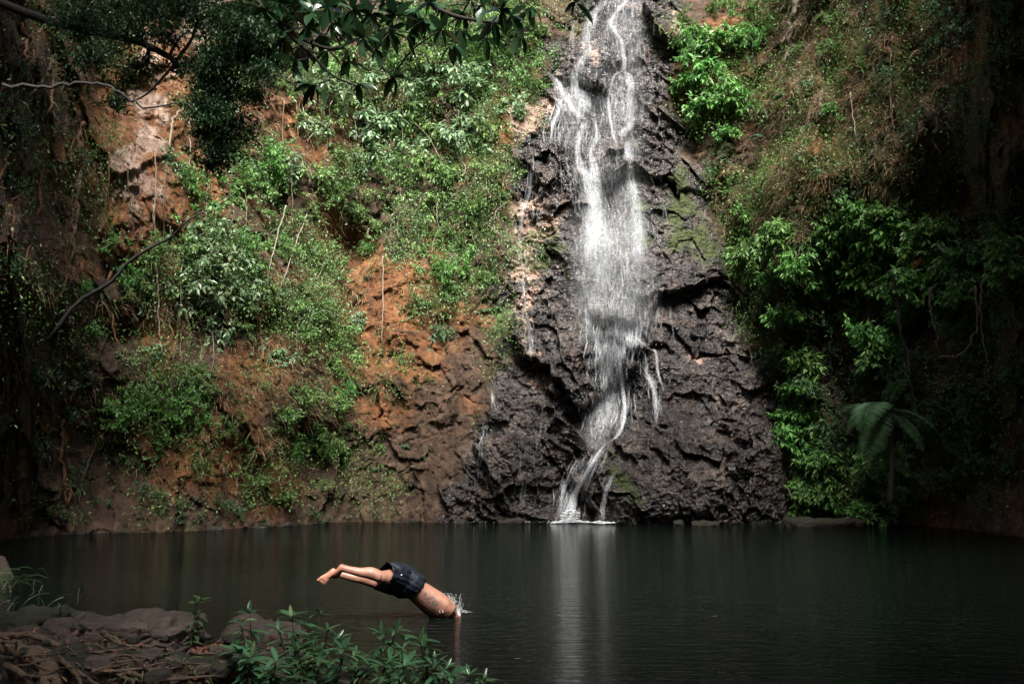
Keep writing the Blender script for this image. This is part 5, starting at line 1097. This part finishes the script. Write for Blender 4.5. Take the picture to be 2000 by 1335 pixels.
# shorts
cl, t, b = new_mat('navy_cloth'); v = mapping(t, (1, 1, 1)); n1 = noise(t, 14, 5, .6, v, .8); wv = noise(t, 260, 2, .5, v)
t.links.new(ramp(t, n1.outputs[0], [(.3, (.0025, .0035, .008)), (.7, (.009, .012, .022))]), b.inputs['Base Color']); b.inputs['Roughness'].default_value = .5; b.inputs['Specular IOR Level'].default_value = .3
bump(t, b, math_(t, 'ADD', n1.outputs[0], math_(t, 'MULTIPLY', wv.outputs[0], .08)), .6, .02)
sho = MB()
def cloth(rings, n=56, tw=LAT, seed=0, fold=.009):
    Cn = np.array([r_[0] for r_ in rings]); m = 26; P = spline(Cn, m); u = np.linspace(0, len(rings) - 1, m); A_ = np.interp(u, range(len(rings)), [r_[1] for r_ in rings]); B_ = np.interp(u, range(len(rings)), [r_[2] for r_ in rings])
    T = norm(np.gradient(P, axis=0)); V = []
    for i in range(m):
        A = unit(tw - T[i] * np.dot(tw, T[i])); B = np.cross(T[i], A); an = np.arange(n) / n * 2 * PI
        V.append(P[i] + np.cos(an)[:, None] * A * A_[i] + np.sin(an)[:, None] * B * B_[i])
    V = np.array(V); dn = norm(V - P[:, None]); q = V * 1.0
    f1_ = fbm(np.stack([q[..., 0] * 6 + q[..., 2] * 10, q[..., 1] * 7, q[..., 2] * 4 - q[..., 0] * 3 + seed], -1), 4, 1.0)
    V = V + dn * (f1_ * fold * 2.2 + fold * .8 * np.sin((q[..., 0] + q[..., 2] * 1.6) * 70 + f1_ * 3))[..., None] - DO
    ii = np.arange(m * n).reshape(m, n); jj = np.roll(ii, -1, 1); F_ = np.stack([ii[:-1], jj[:-1], jj[1:], ii[1:]], -1).reshape(-1, 4); sho.add(V, F_)
cloth([(bp(767, 1131, -.02), .168, .138), (bp(780, 1133), .190, .152), (bp(794, 1137, .01), .190, .150), (bp(806, 1144, .02), .174, .132), (bp(811, 1148, .03), .163, .120)], seed=1)
cloth([(bp(796, 1132, -.04), .10, .10), (bp(780, 1128, -.10), .122, .122), (bp(764, 1124, -.17), .122, .120), (bp(752, 1121, -.225), .112, .112)], seed=2)
cloth([(bp(796, 1141, .08), .10, .09), (bp(776, 1139, .09), .125, .115), (bp(755, 1134, .06), .125, .12), (bp(738, 1127, .03), .115, .118)], seed=3)
so = sho.build('shorts', cl, diver); sm2 = so.modifiers.new('thick', 'SOLIDIFY'); sm2.thickness = .003
m_ = MB(); q = bp(784, 1121.5, -.29); ray_ = ray(784, 1121.5).normalized()
sb = BVHTree.FromObject(so, bpy.context.evaluated_depsgraph_get()); h_ = sb.ray_cast(EYE - Vector(DO), ray_)
if h_[0] is not None:
    q = np.array(h_[0] - ray_ * .004); a_ = np.arange(10) / 10 * 2 * PI; V = np.stack([q[0] + np.cos(a_) * .007, q[1] + a_ * 0, q[2] + np.sin(a_) * .007], -1); V2 = V + [0, .006, 0]
    m_.add(np.vstack([q[None] - [0, .002, 0], V, V2]), [[0, 1 + i, 1 + (i + 1) % 10] for i in range(10)]); ii = np.arange(10); m_.add(np.vstack([V, V2]), np.stack([ii, (ii + 1) % 10, (ii + 1) % 10 + 10, ii + 10], -1))
    m_.build('emblem', M['foam'], so)
# splash where the shoulders break the surface
spm, t, b = new_mat('splash_water'); b.inputs['Base Color'].default_value = (.75, .78, .8, 1); b.inputs['Roughness'].default_value = .12; b.inputs['Transmission Weight'].default_value = .35; b.inputs['IOR'].default_value = 1.33
m_ = MB(); r = np.random.default_rng(21); SY = 10.33
for i in range(760):
    k_ = r.random(); x = r.normal(882, 10) if k_ < .6 else r.normal(869, 8); h_ = abs(r.normal()) * (16 if x > 868 else 8); y = 1197 - h_ * (1 if r.random() < .75 else 1.9)
    if y < 1158: y = 1190
    s_ = r.uniform(.0018, .0042) * (1.2 if h_ < 9 else .8); m_.add(octa * [s_, s_, s_ * r.uniform(.8, 2.6)] + np.array(at(x, min(y, 1196), SY + r.normal() * .06 - .1 * (x < 866))), of)
for x0, x1, y1 in [(866, 864, 1178), (872, 869, 1162), (876, 877, 1166), (880, 879, 1161), (884, 884, 1160), (888, 888, 1165), (893, 900, 1158), (896, 902, 1168), (884, 890, 1172), (892, 896, 1176), (875, 880, 1178), (868, 866, 1185), (897, 905, 1180)]:
    P = spline([at(x0, 1197, SY), at((x0 * 2 + x1) / 3 + r.normal(), 1197 - (1197 - y1) * .5, SY), at(x1, y1, SY - .02)], 9); tube(m_, P + r.normal(size=P.shape) * .0018, np.linspace(.0036, .0010, 9), 5)
sp_o = m_.build('water_splash', spm); tag(sp_o, 'small crown of droplets and jets thrown up where diver enters pool', 'splash', kind='stuff')
# broken white water lying round the entry
m_ = MB()
for i in range(260):
    x = r.normal(874, 9) if i < 190 else r.uniform(850, 900); y = 1196 + abs(r.normal()) * 1.6 - (r.random() < .3) * 3; d = ray(x, y); q = np.array(EYE + d * (-CAMH / d.z)) - [0, .06, 0]; s_ = r.uniform(.003, .009); a = np.arange(6) / 6 * 2 * PI
    V = np.vstack([q + [0, 0, s_ * .8], q + np.stack([np.cos(a) * s_ * 2, np.sin(a) * s_ * 2, a * 0 + .002], -1)]); m_.add(V, [[0, 1 + i_, 1 + (i_ + 1) % 6] for i_ in range(6)])
for x, y, l_ in [(896, 1195, .15), (900, 1192.5, .07), (862, 1199, .05)]:
    d = ray(x, y); leaves(m_, [EYE + d * (-CAMH / d.z) + Vector((0, 0, .005))], [(1, -.05, 0)], [(0, 0, 1)], l_, .012, 1, .0)
o = m_.build('entry_foam', M['foam']); tag(o, 'thin white foam ring and streak on water beside the diver', 'foam', kind='stuff')
# ---------------------------------------------------------------- trees
def tree(name, foot_, limbs, clumps, lm, bm, ll, lw, nl, r0, label, cat='tree', hi=0, crad=.5, seed=1, twig=True, cluster=5):
    """limbs: polylines in world space (first = trunk); clumps: (centre, radius)"""
    r = np.random.default_rng(seed); e = empty(name, foot_); o0 = np.array(foot_, float); tr = MB(); ends = []
    for i, (pl, ra, rb) in enumerate(limbs):
        P = spline(pl, 24); P = P + r.normal(size=P.shape) * ra * .15; m_ = tr if i == 0 else (br if i > 1 else None)
        if i == 0: tube(tr, P - o0, np.linspace(ra, rb, 24), 12); br = MB()
        else: tube(br, P - o0, np.linspace(ra, rb, 24), 7)
        ends.append(P)
    allp = np.vstack(ends); P_, D_, N_, LL = [], [], [], []
    for c, cr in clumps:
        c = np.array(c, float)
        src = allp[np.argmin(np.linalg.norm(allp - c, axis=1))]
        if twig: tube(br, spline([src, (src + c) / 2 + r.normal(size=3) * .1 * np.linalg.norm(c - src), c], 8) - o0, np.linspace(.022, .006, 8), 5)
        n = int(nl * cr * cr / (crad * crad)); k = n // cluster
        cen = c + r.normal(size=(k, 3)) * cr * .42 * np.array([1.15, 1.15, .75])
        if twig:
            for q in cen[:max(3, k // 9)]: tube(br, spline([c, (c + q) / 2 + r.normal(size=3) * .03, q], 5) - o0, np.linspace(.007, .003, 5), 4)
        pp = np.repeat(cen, cluster, 0) + r.normal(size=(k * cluster, 3)) * ll * .5
        P_.append(pp); D_.append(norm(np.repeat(r.normal(size=(k, 3)), cluster, 0) * .6 + r.normal(size=pp.shape) * .8 + [0, 0, -.35])); N_.append(norm(r.normal(size=pp.shape) * .45 + [0, 0, 1]))
        LL.append(ll * r.uniform(.6, 1.2, len(pp)))
    tr.build('trunk', bm, e); br.n and br.build('branch', bm, e)
    fo = MB(); L_ = np.concatenate(LL); leaves(fo, np.vstack(P_) - o0, np.vstack(D_), np.vstack(N_), L_, L_ * lw, hi, .18); fo.build('crown', lm, e, smooth=bool(hi)); tag(e, label, cat); return e
# small-leaved dark tree, top left, 13 m off
YT = 13.0; A = lambda x, y, d=0: tuple(at(x, y, YT + d))
cl_ = [((300, 15), .42), ((360, 5), .35), ((250, 60), .3), ((420, 40), .42), ((480, 20), .4), ((540, 50), .34), ((500, 80), .42), ((540, 110), .3), ((470, 120), .38), ((420, 110), .28), ((400, 150), .3), ((440, 180), .35), ((420, 225), .36), ((450, 250), .32),
       ((430, 290), .30), ((415, 320), .22), ((390, 200), .2), ((510, 140), .25), ((500, 190), .18), ((540, 10), .35), ((320, 70), .22), ((230, 10), .36), ((160, 40), .4), ((180, 110), .3), ((280, 130), .2), ((590, 5), .25), ((345, 130), .18), ((470, 60), .4), ((400, 260), .2), ((230, 200), .2), ((250, 150), .2)]
tree('small_leaved_tree', (-8.6, 13.2, .3), [([(-8.6, 13.2, -.3), (-8.4, 13.1, 3), (-8.9, 13, 5.4), A(-160, -60)], .22, .09), ([A(-160, -60), A(60, 30), A(240, 72), A(290, 90), A(335, 115), A(365, 125), A(400, 100), A(440, 92)], .07, .02),
     ([A(345, 118), A(372, 80), A(385, 45), A(398, 25)], .03, .008), ([A(365, 125), A(400, 160), A(425, 220), A(430, 300)], .035, .008), ([A(270, 75), A(280, 30), A(290, -20)], .04, .01), ([A(330, 110), A(350, 75), A(370, 60)], .025, .008), ([A(400, 100), A(450, 105), A(520, 110)], .03, .008)],
     [(A(x, y, rng.normal() * .35), r_) for (x, y), r_ in cl_], M['leaf_deep'], M['bark_black'], .066, .44, 1900, .2, 'dark small-leaved tree spreading from top left, drooping crown in front of orange cliff', seed=3, crad=.42)
# broad-leaved tree reaching in along the top edge, 5 m off
r = np.random.default_rng(12); e = empty('broad_leaved_tree', (-4.2, 2.4, .3)); o0 = np.array(e.location); tr = MB(); YB = 5.2
Bq = lambda x, y, d=0: np.array(at(x, y, YB + d))
trunk = spline([(-4.2, 2.4, -.2), (-4.1, 2.6, 2.2), (-3.6, 3.4, 3.9), (-2.8, 4.6, 4.7)], 20); tube(tr, trunk - o0, np.linspace(.16, .07, 20), 12); tr.build('trunk', M['bark_dark'], e)
br = MB(); mains = [spline([trunk[-1], Bq(430, -90), Bq(520, 20), Bq(590, 90), Bq(620, 105)], 24), spline([Bq(560, 60), Bq(640, 95), Bq(700, 75), Bq(750, 55)], 16), spline([trunk[-1], Bq(600, -110), Bq(780, -40), Bq(860, 20), Bq(930, 40), Bq(1000, 45)], 28), spline([Bq(500, 0), Bq(570, 60), Bq(640, 140), Bq(700, 170)], 16),
                   spline([Bq(730, -60), Bq(720, 60), Bq(740, 120), Bq(765, 150)], 14), spline([Bq(800, -40), Bq(960, -30), Bq(1060, -20), Bq(1115, 0)], 14), spline([Bq(620, -80), Bq(660, 0), Bq(690, 30)], 10)]
for q, m_ in enumerate(mains): tube(br, m_ - o0, np.linspace(.026 if q in (0, 2) else .012, .005, len(m_)), 7)
allm = np.vstack(mains); P_, D_, N_, LL = [], [], [], []
tips = [(560, 30), (600, 55), (640, 15), (680, 60), (735, 95), (770, 30), (815, 20), (860, 60), (905, 25), (950, 75), (1015, 62), (1125, 5), (700, 165), (770, 150), (615, 165), (575, 120), (900, 60), (980, 20), (640, 100), (725, 30), (840, 5), (600, 0), (660, -5), (940, 10), (1040, 15), (680, 120), (555, 75), (885, 85), (800, 65), (520, 20), (690, 20), (750, 5),
        (625, 70), (580, -5), (655, 45), (710, 75), (785, 5), (830, 40), (870, 15), (1000, 30), (920, 0), (540, 5), (965, 45), (610, 25), (590, 90), (760, 65)]
for tx, ty in tips:
    c = Bq(tx, ty, r.normal() * .25); src = allm[np.argmin(np.linalg.norm(allm - c, axis=1))]; tw = spline([src, (src + c) / 2 + r.normal(size=3) * .03, c], 7); tube(br, tw - o0, np.linspace(.006, .003, 7), 5)
    ax = unit(c - src + [0, 0, -.02]); n = int(r.integers(6, 10))
    for i in range(n):
        a = i / n * 2 * PI + r.random() * .5; s1 = unit(np.cross(ax, [.2, .1, 1])); s2 = np.cross(ax, s1)
        P_.append(c); D_.append(unit((math.cos(a) * s1 + math.sin(a) * s2) + ax * .45 + np.array([0, 0, -.3]))); N_.append(unit([r.normal() * .4, -.3 + r.normal() * .4, 1])); LL.append(r.uniform(.075, .145))
br.build('branch', M['bark_dark'], e); fo = MB(); LL = np.array(LL); leaves(fo, np.array(P_) - o0, D_, N_, LL, LL * .42, 1, .2); fo.build('crown', M['leaf_gloss'], e)
tag(e, 'broad-leaved tree with large oval leaves hanging in along the top edge of photo', 'tree')
# unseen trees added beside, above and behind the camera to give shade
def big_tree(x, y, h, cr, n, label, seed, zc=None):
    r = np.random.default_rng(seed); z0 = 0 ; zc = zc or h
    cl = [((x + r.normal() * cr * .55, y + r.normal() * cr * .55, zc + r.normal() * cr * .28), cr * r.uniform(.35, .6)) for _ in range(14)]
    tree('shade_tree', (x, y, z0), [([(x, y, z0 - 1), (x + .3, y, h * .5), (x, y, h)], .35, .15), ([(x, y, h * .7), (x + cr * .5, y, h), (x + cr, y, h + .5)], .12, .04), ([(x, y, h * .65), (x - cr * .5, y, h * .9), (x - cr, y, h)], .12, .04)], cl, M['leaf_dark'], M['bark_dark'], .34, .5, n, .3, label, seed=seed, crad=cr * .48, cluster=4)
for (x, y, h, cr, lab) in SHADE_TREES: big_tree(x, y, h, cr, 420, lab, int(abs(x) * 10 + y + 60))
for fo_t, bl, lab in SHADE_CROWNS:
    f = np.array(fo_t, float); tp_ = np.array(bl[0][:3]); far = np.array(bl[3][:3])
    tree('pool_shade_tree', tuple(f), [([f, f * .6 + tp_ * .4 + [0, -.5, 2], tp_ + [0, 0, -.5]], .4, .16), ([tp_ + [0, 0, -.5], (tp_ + far) / 2, far], .14, .04), ([tp_ + [0, 0, -.6], np.array(bl[5][:3])], .1, .04)],
         [((x + rng.normal() * r_ * .5, y + rng.normal() * r_ * .4, z + rng.normal() * r_ * .35), r_ * .62) for x, y, z, r_ in bl for _ in range(4)], M['leaf_dark'], M['bark_dark'], .34, .5, 420, .3, lab, seed=int(abs(f[0]) + 5), crad=1.3, cluster=4)
flush_labels()
for key, (e_, used, nm_) in PROTO.items():
    if not used:
        for ch in list(e_.children): bpy.data.objects.remove(ch)
        bpy.data.objects.remove(e_)
